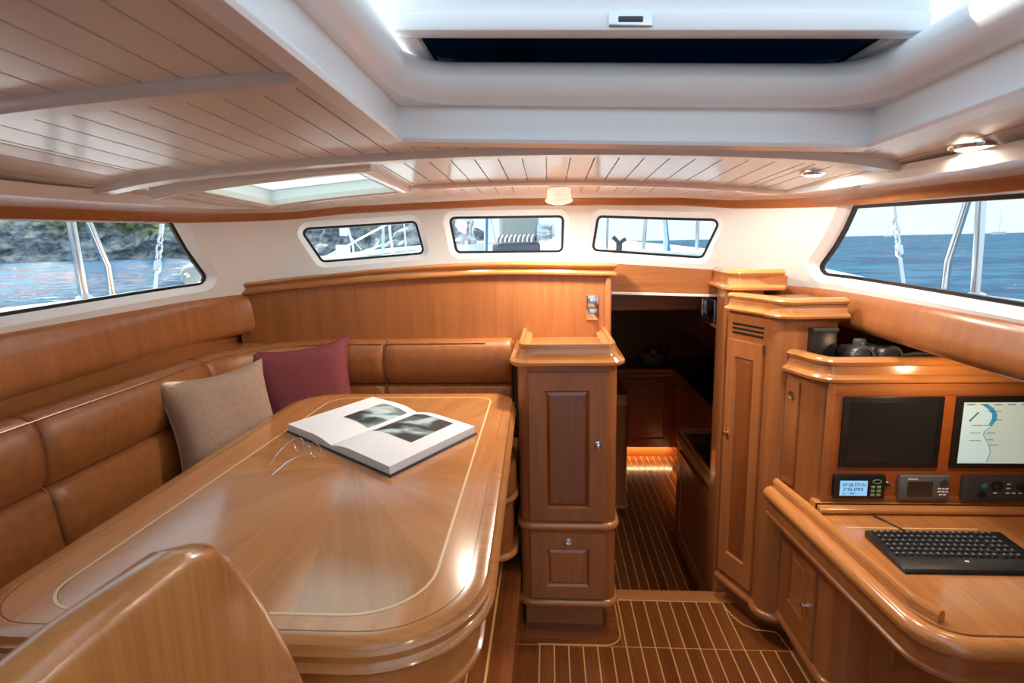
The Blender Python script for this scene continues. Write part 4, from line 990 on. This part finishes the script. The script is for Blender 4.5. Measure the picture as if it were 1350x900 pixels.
gps = thing('gps_display', 'small black instrument with a blue position readout and green keys', 'instrument', (.99, FY, .785))
box('case', .912, 1.072, FY-.018, FY, .785, .866, 'black_plastic', gps, .006); sc_ = box('screen', .930, 1.014, FY-.0195, FY-.017, .798, .848, 'lcd_blue', gps, 0)
text('readout', "39°28.771'N", .0145, (.935, FY-.0198, .830), (1, 0, 0), (0, 0, 1), 'lcd_ink', gps, .0003); text('readout', "2°43.470'E", .0145, (.940, FY-.0198, .815), (1, 0, 0), (0, 0, 1), 'lcd_ink', gps, .0003); text('readout', '0.1    344°', .0095, (.938, FY-.0198, .8025), (1, 0, 0), (0, 0, 1), 'lcd_ink', gps, .0003)
tube('key_ring', [(1.043+.013*math.cos(a), FY-.019, .846+.0065*math.sin(a)) for a in [k*math.pi/8 for k in range(16)]], .0014, 'key_green', gps, 5, True)
for i in range(2):
    for j in range(3): box('key', 1.026+i*.018, 1.038+i*.018, FY-.0205, FY-.017, .797+j*.0135, .805+j*.0135, 'key_green', gps, .001)
lk = thing('panel_lock', 'small chrome lock button between the two little instruments', 'lock', (1.084, FY, .825)); lathe('barrel', [(0, .008), (.007, .008), (.009, .004), (.011, 0), (0, 0)], (1.086, FY, .828), 'chrome', lk, 14, (0, -1, 0)); lathe('keyway', [(0, .0088), (.003, .0088), (.003, .0075), (0, .0075)], (1.086, FY, .828), 'dark_grey', lk, 8, (0, -1, 0))
pl = thing('pilot_display', 'grey instrument with a dark amber screen and round cursor pad', 'instrument', (1.19, FY, .785))
box('case', 1.113, 1.268, FY-.020, FY, .784, .866, 'grey_plastic', pl, .006); box('screen', 1.136, 1.212, FY-.0215, FY-.019, .797, .848, 'amber_screen', pl, 0); box('maker_strip', 1.135, 1.165, FY-.0212, FY-.019, .854, .858, 'white_print', pl, 0)
lathe('cursor_pad', [(0, .003), (.012, .003), (.013, 0), (0, 0)], (1.244, FY-.0195, .843), 'dark_grey', pl, 16, (0, -1, 0))
for (x, z) in ((1.233, .824), (1.245, .824), (1.256, .824), (1.233, .814), (1.245, .814), (1.256, .814), (1.238, .804), (1.250, .804)): box('key', x-.0045, x+.0045, FY-.0215, FY-.019, z-.0028, z+.0028, 'white_print', pl, .001)
rk = thing('radar_keyboard', 'wide dark grey control panel with cursor pad, knob and function keys', 'instrument', (1.45, FY, .785))
box('case', 1.305, 1.62, FY-.022, FY, .783, .866, 'dark_grey', rk, .008); lathe('power_key', [(0, .003), (.008, .003), (.009, 0), (0, 0)], (1.366, FY-.0215, .836), 'rope_blue', rk, 14, (0, -1, 0))
for k in range(8): a = k*math.pi/4; lathe('pad_key', [(0, .003), (.005, .003), (.006, 0), (0, 0)], (1.402+.014*math.cos(a), FY-.0215, .836+.012*math.sin(a)), 'black_plastic', rk, 8, (0, -1, 0))
lathe('rotary_knob', [(0, .012), (.011, .012), (.013, 0), (0, 0)], (1.472, FY-.0215, .836), 'black_plastic', rk, 16, (0, -1, 0)); lathe('socket', [(0, .003), (.012, .003), (.013, 0), (0, 0)], (1.360, FY-.0215, .806), 'black_plastic', rk, 14, (0, -1, 0))
for (x, z) in ((1.40, .812), (1.437, .842), (1.437, .828), (1.437, .812), (1.455, .812), (1.475, .812), (1.50, .812), (1.52, .812), (1.505, .842), (1.505, .828), (1.54, .84), (1.54, .826), (1.56, .812), (1.58, .84)): box('key', x-.0055, x+.0055, FY-.0235, FY-.021, z-.002, z+.002, 'white_print', rk, .0005)

# keyboard
kb = thing('computer_keyboard', 'black computer keyboard with palm rest lying on the chart desk', 'keyboard', (1.08, 1.5, .746))
KX, KW = .925, .375
def kz(y): return .752+(y-1.42)*.05
extrude('body', [(KX, y, z) for y, z in ((1.415, .746), (1.415, .752), (1.425, .757), (1.60, .768), (1.606, .764), (1.606, .746))], (KW, 0, 0), 'black_plastic', kb, .003)
extrude('palm_rest', [(KX+.002, y, z) for y, z in ((1.417, .750), (1.42, .757), (1.44, .762), (1.468, .7622), (1.470, .755))], (KW-.004, 0, 0), 'key_black', kb, .002)
bv = []; bf = []
for r_ in range(6):
    y = 1.476+r_*.0208
    x = KX+.012
    for k in range(19):
        wd = .0152 if k != 15 else .006
        if k in (15,): x += .008; continue
        b = len(bv); z = .7585+(y-1.47)*.0628
        for (i, h) in ((0, 0), (.002, .0055)):
            for (dx, dy) in ((i, i), (wd-i, i), (wd-i, .0165-i), (i, .0165-i)): bv.append((x+dx, y+dy, z+h+dy*.06))
        bf += [(b, b+1, b+5, b+4), (b+1, b+2, b+6, b+5), (b+2, b+3, b+7, b+6), (b+3, b, b+4, b+7), (b+4, b+5, b+6, b+7)]
        x += wd+.0028
ky = meshobj('keys', bv, bf, 'key_black', kb); ky['kind'] = 'stuff'
bv = []; bf = []
for r_ in range(6):
    for k in range(18):
        x = KX+.0165+k*.0180+(.008 if k > 14 else 0); y = 1.4815+r_*.0208; z = .7585+(y-1.47)*.0628+.0066; b = len(bv)
        bv += [(x, y, z), (x+.0045, y, z), (x+.0045, y+.0055, z+.0004), (x, y+.0055, z+.0004)]; bf.append((b, b+1, b+2, b+3))
kl = meshobj('key_legends', bv, bf, 'legend', kb); kl['kind'] = 'stuff'
meshobj('emblem', [(1.105+.006*math.cos(a), 1.452+.004*math.sin(a), .7626) for a in [k*math.pi/5 for k in range(10)]], [tuple(range(10))], 'white_print', kb)
tube('cable', [(1.06, 1.604, .757), (1.055, 1.64, .750), (1.04, 1.69, .749), (1.02, 1.73, .749)], .0025, 'black_plastic', kb, 6)

# binoculars, box and charger on the console shelf
bx = thing('instrument_case', 'open black case standing behind the binoculars', 'case', (.92, 1.915, 1.19)); box('case', .880, .955, 1.910, 1.955, 1.19, 1.318, 'black_plastic', bx, .004); box('lid_edge', .877, .958, 1.903, 1.911, 1.308, 1.321, 'dark_grey', bx, .002)
bn = thing('binoculars', 'black binoculars lying with lenses facing the cabin', 'binoculars', (1.0, 1.93, 1.19))
for k, x in enumerate((1.005, 1.090)):
    ang = Vector((-.18, 1, .05)).normalized(); c = Vector((x, 1.835, 1.233))
    lathe('barrel', [(0, .012), (.030, .006), (.038, 0), (.040, .006), (.040, .035), (.034, .045), (.033, .07), (.026, .08), (.024, .105), (0, .105)], c, 'black_plastic', bn, 20, ang)
    lathe('lens', [(0, -.0), (.030, .004), (.030, .010), (0, .010)], c-ang*.001, 'fridge_top', bn, 18, ang); lathe('lens_rim', [(.030, -.002), (.040, -.002), (.041, .006), (.030, .006)], c, 'dark_grey', bn, 20, ang)
box('bridge', 1.02, 1.07, 1.86, 1.92, 1.225, 1.27, 'black_plastic', bn, .008); lathe('focus_wheel', [(0, 0), (.018, 0), (.020, .004), (.020, .024), (.016, .03), (0, .03)], (1.015, 1.885, 1.258), 'dark_grey', bn, 16)
tube('strap', [(.905, 1.86, 1.200), (.925, 1.850, 1.212), (.968, 1.845, 1.215), (.945, 1.865, 1.205), (.915, 1.880, 1.205)], .008, 'black_plastic', bn, 6)
hs = thing('handset', 'black handset lying on the console shelf beside the binoculars', 'handset', (1.2, 1.92, 1.19)); prism('body', rpoly([(1.12, 1.86), (1.32, 1.86), (1.32, 1.95), (1.12, 1.95)], .02), 1.19, 1.225, 'black_plastic', hs, .008); tube('antenna', [(1.13, 1.88, 1.228), (1.18, 1.87, 1.240), (1.30, 1.865, 1.235)], .007, 'dark_grey', hs)
# the navigation station was drawn at a first size estimate; then scaled up and pushed deeper, nearly about the camera
def resize(things, k, pivot, move):
    T = Matrix.Translation(Vector(pivot)+Vector(move)) @ Matrix.Scale(k, 4) @ Matrix.Translation(-Vector(pivot)); seen = set()
    def walk(o):
        for c in o.children:
            if c.data and c.data.name not in seen: seen.add(c.data.name); c.data.transform(T)
            walk(c)
    for t in things:
        walk(t); t.location = T @ t.location
        for c in t.children: c.matrix_parent_inverse = Matrix.Translation(-t.location)
resize([o for o in SC.objects if o.type == 'EMPTY' and o.name.split('.')[0] in ('navigation_console', 'chart_desk', 'monitor', 'gps_display', 'panel_lock', 'pilot_display', 'radar_keyboard', 'computer_keyboard', 'instrument_case', 'binoculars', 'handset')], 1.08, (.86, 1.79, .745), (.062, .130, -.068))
# chart light tucked under the side deck behind the valance: its warm glow lies on the console moulding
l = bpy.data.lights.new('chart_light', 'AREA'); l.shape = 'DISK'; l.size = .05; l.energy = 1.4*LAMP; l.color = (1, .68, .38); o = bpy.data.objects.new('chart_light', l); COL.objects.link(o); o.location = (1.26, 1.66, 1.258)
o.rotation_euler = Vector((-.05, .5, -.6)).to_track_quat('-Z', 'Y').to_euler()

# ------------------------------------------------------------------ book, glasses, cushions
bA, bN, bR, bF = Vector((-.905, 1.79)), Vector((-.436, 1.415)), Vector((-.228, 1.752)), Vector((-.712, 2.143))
book = thing('open_book', 'large open picture book lying on the dining table', 'book', (-.57, 1.78, TZ))
cA, cB = bN-bA, bF-bA
def bp_(u, v): return bA+cA*u+cB*v
cv = [bp_(0, 0), bp_(1, 0), bp_(1, 1), bp_(0, 1)]
prism('cover', [tuple(p) for p in cv], TZ+.0008, TZ+.005, 'cover_dark', book, .001)
def ph(u):
    s = abs(u-.48)/.5
    return .012+.016*math.sin(min(1, s*2.6)*math.pi/2)*(1-.35*s) if s > 0 else .012
for (u0, u1) in ((.012, .479), (.481, .988)):
    K = 16; us = [u0+(u1-u0)*k/K for k in range(K+1)]; v = []; f = []
    for u in us:
        for vv in (.012, .988):
            p = bp_(u, vv); v += [(p.x, p.y, TZ+.005), (p.x, p.y, TZ+.005+ph(u))]
    for i in range(K):
        a, b = i*4, i*4+4
        f += [(a, b, b+1, a+1), (a+2, a+3, b+3, b+2)]
    f += [(0, 1, 3, 2), (K*4, K*4+2, K*4+3, K*4+1)]
    pb = meshobj('page_block', v, f, 'page_edge', book, smooth=False)
    v = []; f = []
    for u in us:
        for vv in (.012, .988): p = bp_(u, vv); v.append((p.x, p.y, TZ+.0054+ph(u)))
    for i in range(K): f.append((i*2, i*2+2, i*2+3, i*2+1))
    meshobj('page', v, f, 'paper', book, smooth=True)
for (u0, u1, v0_, v1_, mt) in ((.20, .455, .42, .90, 'photo_one'), (.515, .86, .40, .92, 'photo_two')):
    K = 10; v = []; f = []
    for k in range(K+1):
        u = u0+(u1-u0)*k/K
        for vv in (v0_, v1_): p = bp_(u, vv); v.append((p.x, p.y, TZ+.0058+ph(u)))
    for i in range(K): f.append((i*2, i*2+2, i*2+3, i*2+1))
    meshobj('photograph', v, f, mt, book, smooth=True)
gs_ = thing('reading_glasses', 'folded out thin wire reading glasses lying in front of the open book', 'glasses', (-.75, 1.57, TZ))
gc1, gc2 = Vector((-.775, 1.605, TZ+.024)), Vector((-.705, 1.560, TZ+.024)); gx = (gc2-gc1).normalized(); gn = Vector((-gx.y, gx.x, 0)); gu = (Vector((0, 0, 1))*.93 + gn*.2).normalized()
for c in (gc1, gc2):
    lo = [c+gx*.024*math.cos(a)+gu*.021*math.sin(a) for a in [k*math.pi/12 for k in range(24)]]
    tube('rim', lo, .0012, 'steel', gs_, 6, True); meshobj('lens', lo, [tuple(range(24))], 'lens_glass', gs_)
tube('bridge', [gc1+gx*.024, gc1+gx*.034+gu*.006, gc2-gx*.034+gu*.006, gc2-gx*.024], .0012, 'steel', gs_, 6)
for c, s_, tip in ((gc1, -1, Vector((-.805, 1.475, TZ+.006))), (gc2, 1, Vector((-.770, 1.418, TZ+.004)))):
    h = c+gx*s_*.027+gu*.012
    e1 = h.lerp(tip, .70); e1.z = TZ+.026
    tube('temple', [c+gx*s_*.024+gu*.01, h, h.lerp(e1, .5)+Vector((0, 0, .004)), e1, tip], .0013, 'steel', gs_, 6)
def pillow(name, c, w_, u_, n_, size, thick, mat, label, seed):
    c, w_, u_, n_ = map(lambda q: Vector(q), (c, w_, u_, n_)); w_.normalize(); u_ = (u_-w_*u_.dot(w_)).normalized(); n_ = w_.cross(u_) if w_.cross(u_).dot(n_) > 0 else u_.cross(w_)
    t = thing(name, label, 'cushion', c - u_*size/2); rnd = random.Random(seed); K = 22; v = []; f = []
    ph_ = [rnd.random()*6 for _ in range(6)]
    for sgn in (1, -1):
        for j in range(K+1):
            for i in range(K+1):
                a, b = 2*i/K-1, 2*j/K-1
                pin = 1-.15*(1-a*a)*abs(b)**2.5; pin2 = 1-.15*(1-b*b)*abs(a)**2.5
                th = thick*((1-a**4)*(1-b**4))**.55*(1+.10*math.sin(3*a+ph_[0])*math.sin(2.5*b+ph_[1]))+.02*thick*math.sin(9*a+ph_[2]+3*b)*(1-a*a)*(1-b*b)
                v.append(c+w_*a*size/2*pin2+u_*b*size/2*pin+n_*sgn*max(th, .0015))
    Q = (K+1)**2
    for sgn in (0, 1):
        for j in range(K):
            for i in range(K): o_ = sgn*Q; q = (o_+j*(K+1)+i, o_+j*(K+1)+i+1, o_+(j+1)*(K+1)+i+1, o_+(j+1)*(K+1)+i); f.append(q if sgn == 0 else q[::-1])
    rim = [j*(K+1) for j in range(K+1)]; edges = [[i for i in range(K+1)], [j*(K+1)+K for j in range(K+1)], [K*(K+1)+i for i in range(K, -1, -1)], [j*(K+1) for j in range(K, -1, -1)]]
    loop_ = sum([e_[:-1] for e_ in edges], [])
    for a, b in zip(loop_, loop_[1:]+loop_[:1]): f.append((a, b, b+Q, a+Q))
    meshobj('cover', v, f, mat, t, smooth=True)
    tube('piping', [(Vector(v[i])+Vector(v[i+Q]))/2 for i in loop_], .0035, mat, t, 6, True)
pillow('cushion', (-1.200, 1.925, .985), (.19, .35, .0), (-.26, .15, .94), (.88, -.45, .3), .42, .065, 'linen_weave', 'beige woven cushion leaning against the leather settee back', 1)
pillow('cushion', (-1.065, 2.316, 1.0), (.40, .13, .04), (-.03, .22, .97), (.2, -.9, .3), .43, .055, 'burgundy', 'plain burgundy cushion behind the beige cushion', 2)

# ------------------------------------------------------------------ aft end of the cabin (behind the camera)
struct(box('wall_aft_left', -1.62, -.40, -1.34, -1.30, -.1, 2.0, 'cherry_z', None, 0), 'wooden aft bulkhead beside the companionway')
struct(box('wall_aft_right', .80, 1.95, -1.34, -1.30, -.1, 2.0, 'cherry_z', None, 0), 'wooden aft bulkhead on the navigation side')
struct(box('wall_right_lower', 1.95, 2.0, -1.34, 2.6, -.5, 1.266, 'cherry_y', None, 0), 'wooden side lining outboard of the chart desk')
struct(box('wall_hull_bottom', -1.7, 2.0, -1.34, 6.0, -.60, -.57, 'deep_x', None, 0), 'hull lining beneath the soles')

# ------------------------------------------------------------------ outside: decks, rigging
struct(box('side_deck_left', -2.25, -1.60, -4, 3.2, 1.26, 1.30, 'deck_white', None, .01), 'white side deck outside the settee window', 'deck')
struct(box('side_deck_right', 1.20, 1.97, -4, 3.2, 1.266, 1.296, 'deck_white', None, .01), 'white side deck outside the navigation window', 'deck')
FD = [(3.05, -2.2, 1.82, 1.33, 1.30, 1.49), (4, -2.17, 1.79, 1.40, 1.36, 1.51), (5, -2.07, 1.69, 1.48, 1.43, 1.53), (6.5, -1.77, 1.39, 1.54, 1.50, 1.56), (8, -1.32, .94, 1.59, 1.57, 1.60), (9.5, -.72, .34, 1.63, 1.62, 1.63), (10.6, -.21, -.17, 1.65, 1.65, 1.65)]
v = []; f = []
for (y, xl, xr, zl, zr, zm) in FD: v += [(xl, y, zl), ((xl-.19)/2, y, (zl+zm*2)/3), (-.19, y, zm), ((xr-.19)/2, y, (zr+zm*2)/3), (xr, y, zr)]
for i in range(len(FD)-1):
    for k in range(4): f.append((i*5+k, i*5+k+1, (i+1)*5+k+1, (i+1)*5+k))
struct(meshobj('foredeck', v, f, 'deck_white', None, smooth=True), 'white foredeck ahead of the windows', 'deck')
tag(tube('toe_rail', [(-2.235, -4, 1.365), (-2.235, 2.6, 1.372)]+[(q[1]-.01, q[0], q[3]+.03) for q in FD], .033, 'deck_white', None, 10), 'white toe rail along the deck edge outside the settee window', 'rail')
tag(tube('toe_rail', [(1.95, -4, 1.312), (1.93, 2.6, 1.316)]+[(q[2]+.01, q[0], q[4]+.03) for q in FD], .033, 'deck_white', None, 10), 'white toe rail along the deck edge outside the navigation window', 'rail')
def shroud(x, y, lean, label, sg):
    t = thing('rigging_screw', label, 'rigging', (x, y, 1.38))
    z0, z1 = 1.38, 2.3
    P = lambda z: Vector((x+lean[0]*(z-z0), y+lean[1]*(z-z0), z))
    tube('rod', [P(1.29), P(1.50)], .010, 'steel', t, 8); tube('turnbuckle', [P(1.50), P(1.51), P(1.56), P(1.57)], [.012, .02, .02, .012], 'steel', t, 10)
    for k in range(3):
        c = P(1.59+k*.045); a = Vector((1, 0, 0)) if k % 2 else Vector((0, 1, 0)); b = (P(2)-P(1)).normalized()
        tube('link', [c+a*.016*math.cos(q)+b*.030*math.sin(q) for q in [j*math.pi/8 for j in range(16)]], .006, 'steel', t, 6, True)
    tube('stay', [P(1.71), P(2.5)], .012, 'rope_white', t, 8)
shroud(-2.18, 2.97, (.0, .35), 'chain and turnbuckle of the shroud outside the settee window', 1)
shroud(1.90, 3.16, (.0, .38), 'chain and turnbuckle of the shroud outside the navigation window', -1)
def stanchion(x, z, up, br, label):
    t = thing('stanchion', label, 'stanchion', (x, up[0], z))
    tube('upright', [(x, up[0], z-.03), (x, up[1], 2.1)], .020, 'steel', t, 10); lathe('foot', [(0, 0), (.04, 0), (.038, .012), (.022, .02), (0, .02)], (x, up[0], z), 'steel', t, 14)
    tube('brace', [(x, br[0], z-.03), (x, br[0], z+.15), (x, br[1], 2.1)], .016, 'steel', t, 10)
stanchion(-2.232, 1.40, (2.56, 2.54), (2.73, 2.53), 'polished steel stanchion with brace outside the settee window')
stanchion(1.92, 1.34, (2.66, 2.72), (2.86, 2.68), 'polished steel stanchion with brace outside the navigation window')
fd = thing('fender', 'round pale fender end on an added stand on the side deck outside the settee window', 'fender', (-2.12, 3.24, 1.40)); lathe('body', [(0, .06), (.035, .055), (.06, .03), (.065, 0), (.06, -.03), (.035, -.055), (0, -.06)], (-2.12, 3.24, 1.475), 'mast_grey', fd, 20, (0, 1, 0)); tube('stand', [(-2.12, 3.24, 1.33), (-2.12, 3.24, 1.43)], .018, 'steel', fd, 10); lathe('cap', [(0, .075), (.012, .072), (.018, .058), (0, .058)], (-2.12, 3.24, 1.475), 'steel', fd, 14, (0, -1, 0))  # stand added as a support, the fender body hung clear of the deck
# mast, winches, cordage seen through the forward windows
ms = thing('mast', 'grey oval mast standing ahead of the middle window', 'mast', (-.24, 4.6, 1.50)); v = rpoly([(-.40, 4.5), (-.08, 4.5), (-.08, 4.85), (-.40, 4.85)], .12, 8); prism('tube', v, 1.50, 6, 'mast_grey', ms); prism('collar', [(p[0]+(p[0]+.24)*.1, p[1]+(p[1]-4.68)*.1) for p in v], 1.50, 1.535, 'deck_white', ms)
rb = thing('rope_bag', 'navy and white coiled rope bag at the foot of the mast', 'bag', (-.24, 4.1, 1.50)); prism('bag', rpoly([(-.40, 3.94), (-.06, 3.94), (-.06, 4.25), (-.40, 4.25)], .08), 1.51, 1.63, 'canvas_blue', rb, .03, 3)
for k in range(17): x = -.355+k*.0155; tube('rope_coil', [(x, 3.95, 1.60), (x+.004, 4.0, 1.655), (x+.012, 4.10, 1.675), (x+.012, 4.2, 1.64)], .0075, 'rope_white' if k % 2 else 'canvas_blue', rb, 6)
def winch(x, y, z, label):
    t = thing('winch', label, 'winch', (x, y, z)); lathe('drum', [(0, 0), (.10, 0), (.10, .03), (.07, .05), (.062, .12), (.08, .15), (.085, .18), (.05, .20), (0, .20)], (x, y, z), 'steel', t, 20); lathe('base', [(0, -.07), (.16, -.07), (.15, .0), (0, .0)], (x, y, z), 'deck_white', t, 20)
winch(-.66, 4.5, 1.62, 'steel winch on a white base beside the mast'); 
hw = thing('halyard_winch', 'steel halyard winch on the side of the mast', 'winch', (-.02, 4.6, 1.66)); lathe('drum', [(0, 0), (.075, 0), (.07, .02), (.05, .04), (.048, .09), (.07, .12), (.0, .13)], (-.08, 4.62, 1.70), 'steel', hw, 18, (1, -.2, 0)); tube('line', [(-.02+.055*math.cos(a), 4.58, 1.70+.055*math.sin(a)) for a in [k*math.pi/10 for k in range(20)]], .010, 'rope_white', hw, 6, True)
def line(pts, r, mat, label, name='rigging_line', cat='rope'): return tag(tube(name, pts, r, mat), label, cat)
line([(-2.08, 5, 1.50), (-1.36, 5, 1.845), (-1.1, 5, 1.98)], .010, 'rope_white', 'diagonal white tube crossing the rocks ahead of the slanted window', 'boom_strut', 'strut')
line([(-1.81, 5.06, 2.3), (-1.81, 5.06, 1.80), (-1.77, 5.06, 1.62), (-1.77, 5.06, 1.48)], .011, 'rope_white', 'thick white line rising where the diagonal tube meets the deck')
line([(-1.795, 5.06, 1.72), (-1.70, 5.06, 1.60), (-1.64, 5.06, 1.50)], .006, 'rope_white', 'thin white line slanting away from the thick white line')
tag(box('deck_flag', -1.885, -1.815, 5.05, 5.07, 1.72, 1.86, 'sail_white', None, .004), 'small white cloth hanging beside the thick white line', 'flag')
tag(prism('deck_box', [(-1.96, 5.12), (-1.85, 5.12), (-1.85, 5.22), (-1.96, 5.22)], 1.48, 1.64, 'sail_white', None, .01), 'small white deck box under the hanging cloth', 'box')
line([(-1.52, 5.1, 1.5), (-1.50, 5.1, 1.70), (-1.46, 5.1, 2.3)], .013, 'rope_pale', 'pale blue line bundle crossing behind the diagonal tube')
line([(-1.43, 5.16, 1.5), (-1.45, 5.16, 1.72), (-1.46, 5.16, 2.3)], .012, 'rope_white', 'white line with block beside the pale blue bundle')
line([(-1.28, 5.05, 1.5), (-1.30, 5.05, 2.3)], .007, 'rope_white', 'slim white line standing alone over the rocks')
tag(lathe('deck_ventilator', [(0, .10), (.05, .09), (.09, .05), (.10, 0), (0, 0)], (-1.12, 5, 1.50), 'deck_white'), 'white domed deck ventilator beside the slim white line', 'ventilator')
line([(-.55, 5.0, 1.5), (-.52, 5.0, 2.3)], .012, 'rope_blue', 'blue line hanging between winch and mast')
line([(-.62, 5.4, 1.5), (-.55, 5.4, 2.3)], .009, 'rope_white', 'white line hanging between winch and mast')
line([(-.49, 5.46, 1.5), (-.61, 5.46, 2.3)], .010, 'steel', 'thin steel wire slanting between winch and mast')
line([(.12, 5.2, 1.5), (.14, 5.2, 2.3)], .011, 'rope_blue', 'blue line hanging just past the halyard winch')
line([(.17, 5.4, 1.5), (.13, 5.4, 2.3)], .014, 'rope_white', 'white line hanging just past the halyard winch')
line([(.55, 5.5, 1.45), (.58, 5.5, 2.3)], .012, 'steel', 'thin steel stay beyond the window over open sea')
line([(.90, 5.5, 1.45), (.94, 5.5, 2.3)], .018, 'steel', 'steel stanchion tube rising above the white rope over open sea')
line([(1.40, 5.5, 1.40), (1.41, 5.5, 2.3)], .018, 'steel', 'steel tube by the slanted end of the window over open sea')
line([(1.10, 5.5, 1.45), (1.11, 5.5, 1.60), (1.05, 5.5, 2.1)], .022, 'rope_pale', 'thick furled pale sail tube beyond the window over open sea')
line([(1.17, 5.6, 1.45), (1.08, 5.6, 2.1)], .018, 'rope_blue', 'blue line beside the furled pale sail tube')
line([(.42, 5.43, 1.533), (.71, 5.43, 1.523), (.92, 5.43, 1.512), (1.45, 5.43, 1.477)], .018, 'rope_white', 'white rope lying along the deck edge')
cl = thing('deck_cleat', 'dark deck cleat beside the white rope', 'cleat', (.66, 5.4, 1.5)); tube('horn', [(.60, 5.4, 1.66), (.66, 5.4, 1.60), (.72, 5.4, 1.64)], .022, 'dark_grey', cl); tube('stand', [(.66, 5.4, 1.5), (.66, 5.4, 1.61)], .03, 'dark_grey', cl)

# sea, shore, distant yacht
WZ = -1.0
struct(meshobj('sea', [(-7000, -3000, WZ), (7000, -3000, WZ), (7000, 8000, WZ), (-7000, 8000, WZ)], [(0, 1, 2, 3)], 'sea'), 'wide blue sea with small waves', 'sea')
def shore():
    base = [Vector(p) for p in ((-420, -60), (-300, 70), (-205, 145), (-150, 195), (-95, 190), (-62, 168), (-38, 150), (-24, 152), (-12, 190))]
    pth = resample(base, 3.0); rnd = random.Random(3); from mathutils import noise
    v = []; f = []; NJ = 16
    for i, p in enumerate(pth):
        t_ = (pth[min(i+1, len(pth)-1)]-pth[max(i-1, 0)]).normalized(); m = Vector((-t_.y, t_.x))
        fade = min(1, (len(pth)-1-i)/14)
        for j in range(NJ+1):
            h = j/NJ; H = (23+6*noise.noise(Vector((i*.06, 0, 0))))*fade
            if h < .55: z = H*.62*h/.55; back = 5*h
            else: z = H*(.62+.38*(h-.55)/.45); back = 2.7+42*(h-.55)
            q = p+m*(back+6*noise.noise(Vector((p.x*.07, p.y*.07, z*.16)))+3*noise.noise(Vector((p.x*.25, p.y*.25, z*.5))))
            v.append((q.x, q.y, WZ-.5+z+1.2*noise.noise(Vector((p.x*.12, p.y*.12, h*4)))))
    for i in range(len(pth)-1):
        for j in range(NJ): a = i*(NJ+1)+j; f.append((a, a+1, a+NJ+2, a+NJ+1))
    o = meshobj('rocky_shore', v, f, 'rock'); return struct(o, 'grey rocky shore with dry scrub along its top', 'shore')
shore()
yt = thing('distant_yacht', 'tiny white sailing yacht on the horizon', 'boat', (745, 1000, WZ))
def yacht(x, y, s, t, lean=0):
    prism('hull', [(x-6*s, y), (x-4*s, y-1.5*s), (x+4*s, y-1.5*s), (x+7*s, y), (x+4*s, y+1.5*s), (x-4*s, y+1.5*s)], WZ, WZ+2.4*s, 'sail_white', t)
    extrude('sail', [(x-5*s, y, WZ+4*s), (x+.5*s, y, WZ+4*s), (x+.5*s, y, WZ+20*s)], (0, .2*s, 0), 'frosted_acrylic', t); extrude('jib', [(x+1*s, y, WZ+3.4*s), (x+6*s, y, WZ+3*s), (x+1*s, y, WZ+18*s)], (0, .2*s, 0), 'frosted_acrylic', t)
    tube('mast', [(x+.7*s, y, WZ+2*s), (x+.7*s, y, WZ+22*s)], .25*s, 'steel', t, 6)
yacht(745, 1000, 1.8, yt)
y2 = thing('distant_yacht', 'second tiny white yacht on the horizon beside the shroud', 'boat', (569, 1000, WZ)); yacht(569, 1000, 1.0, y2)
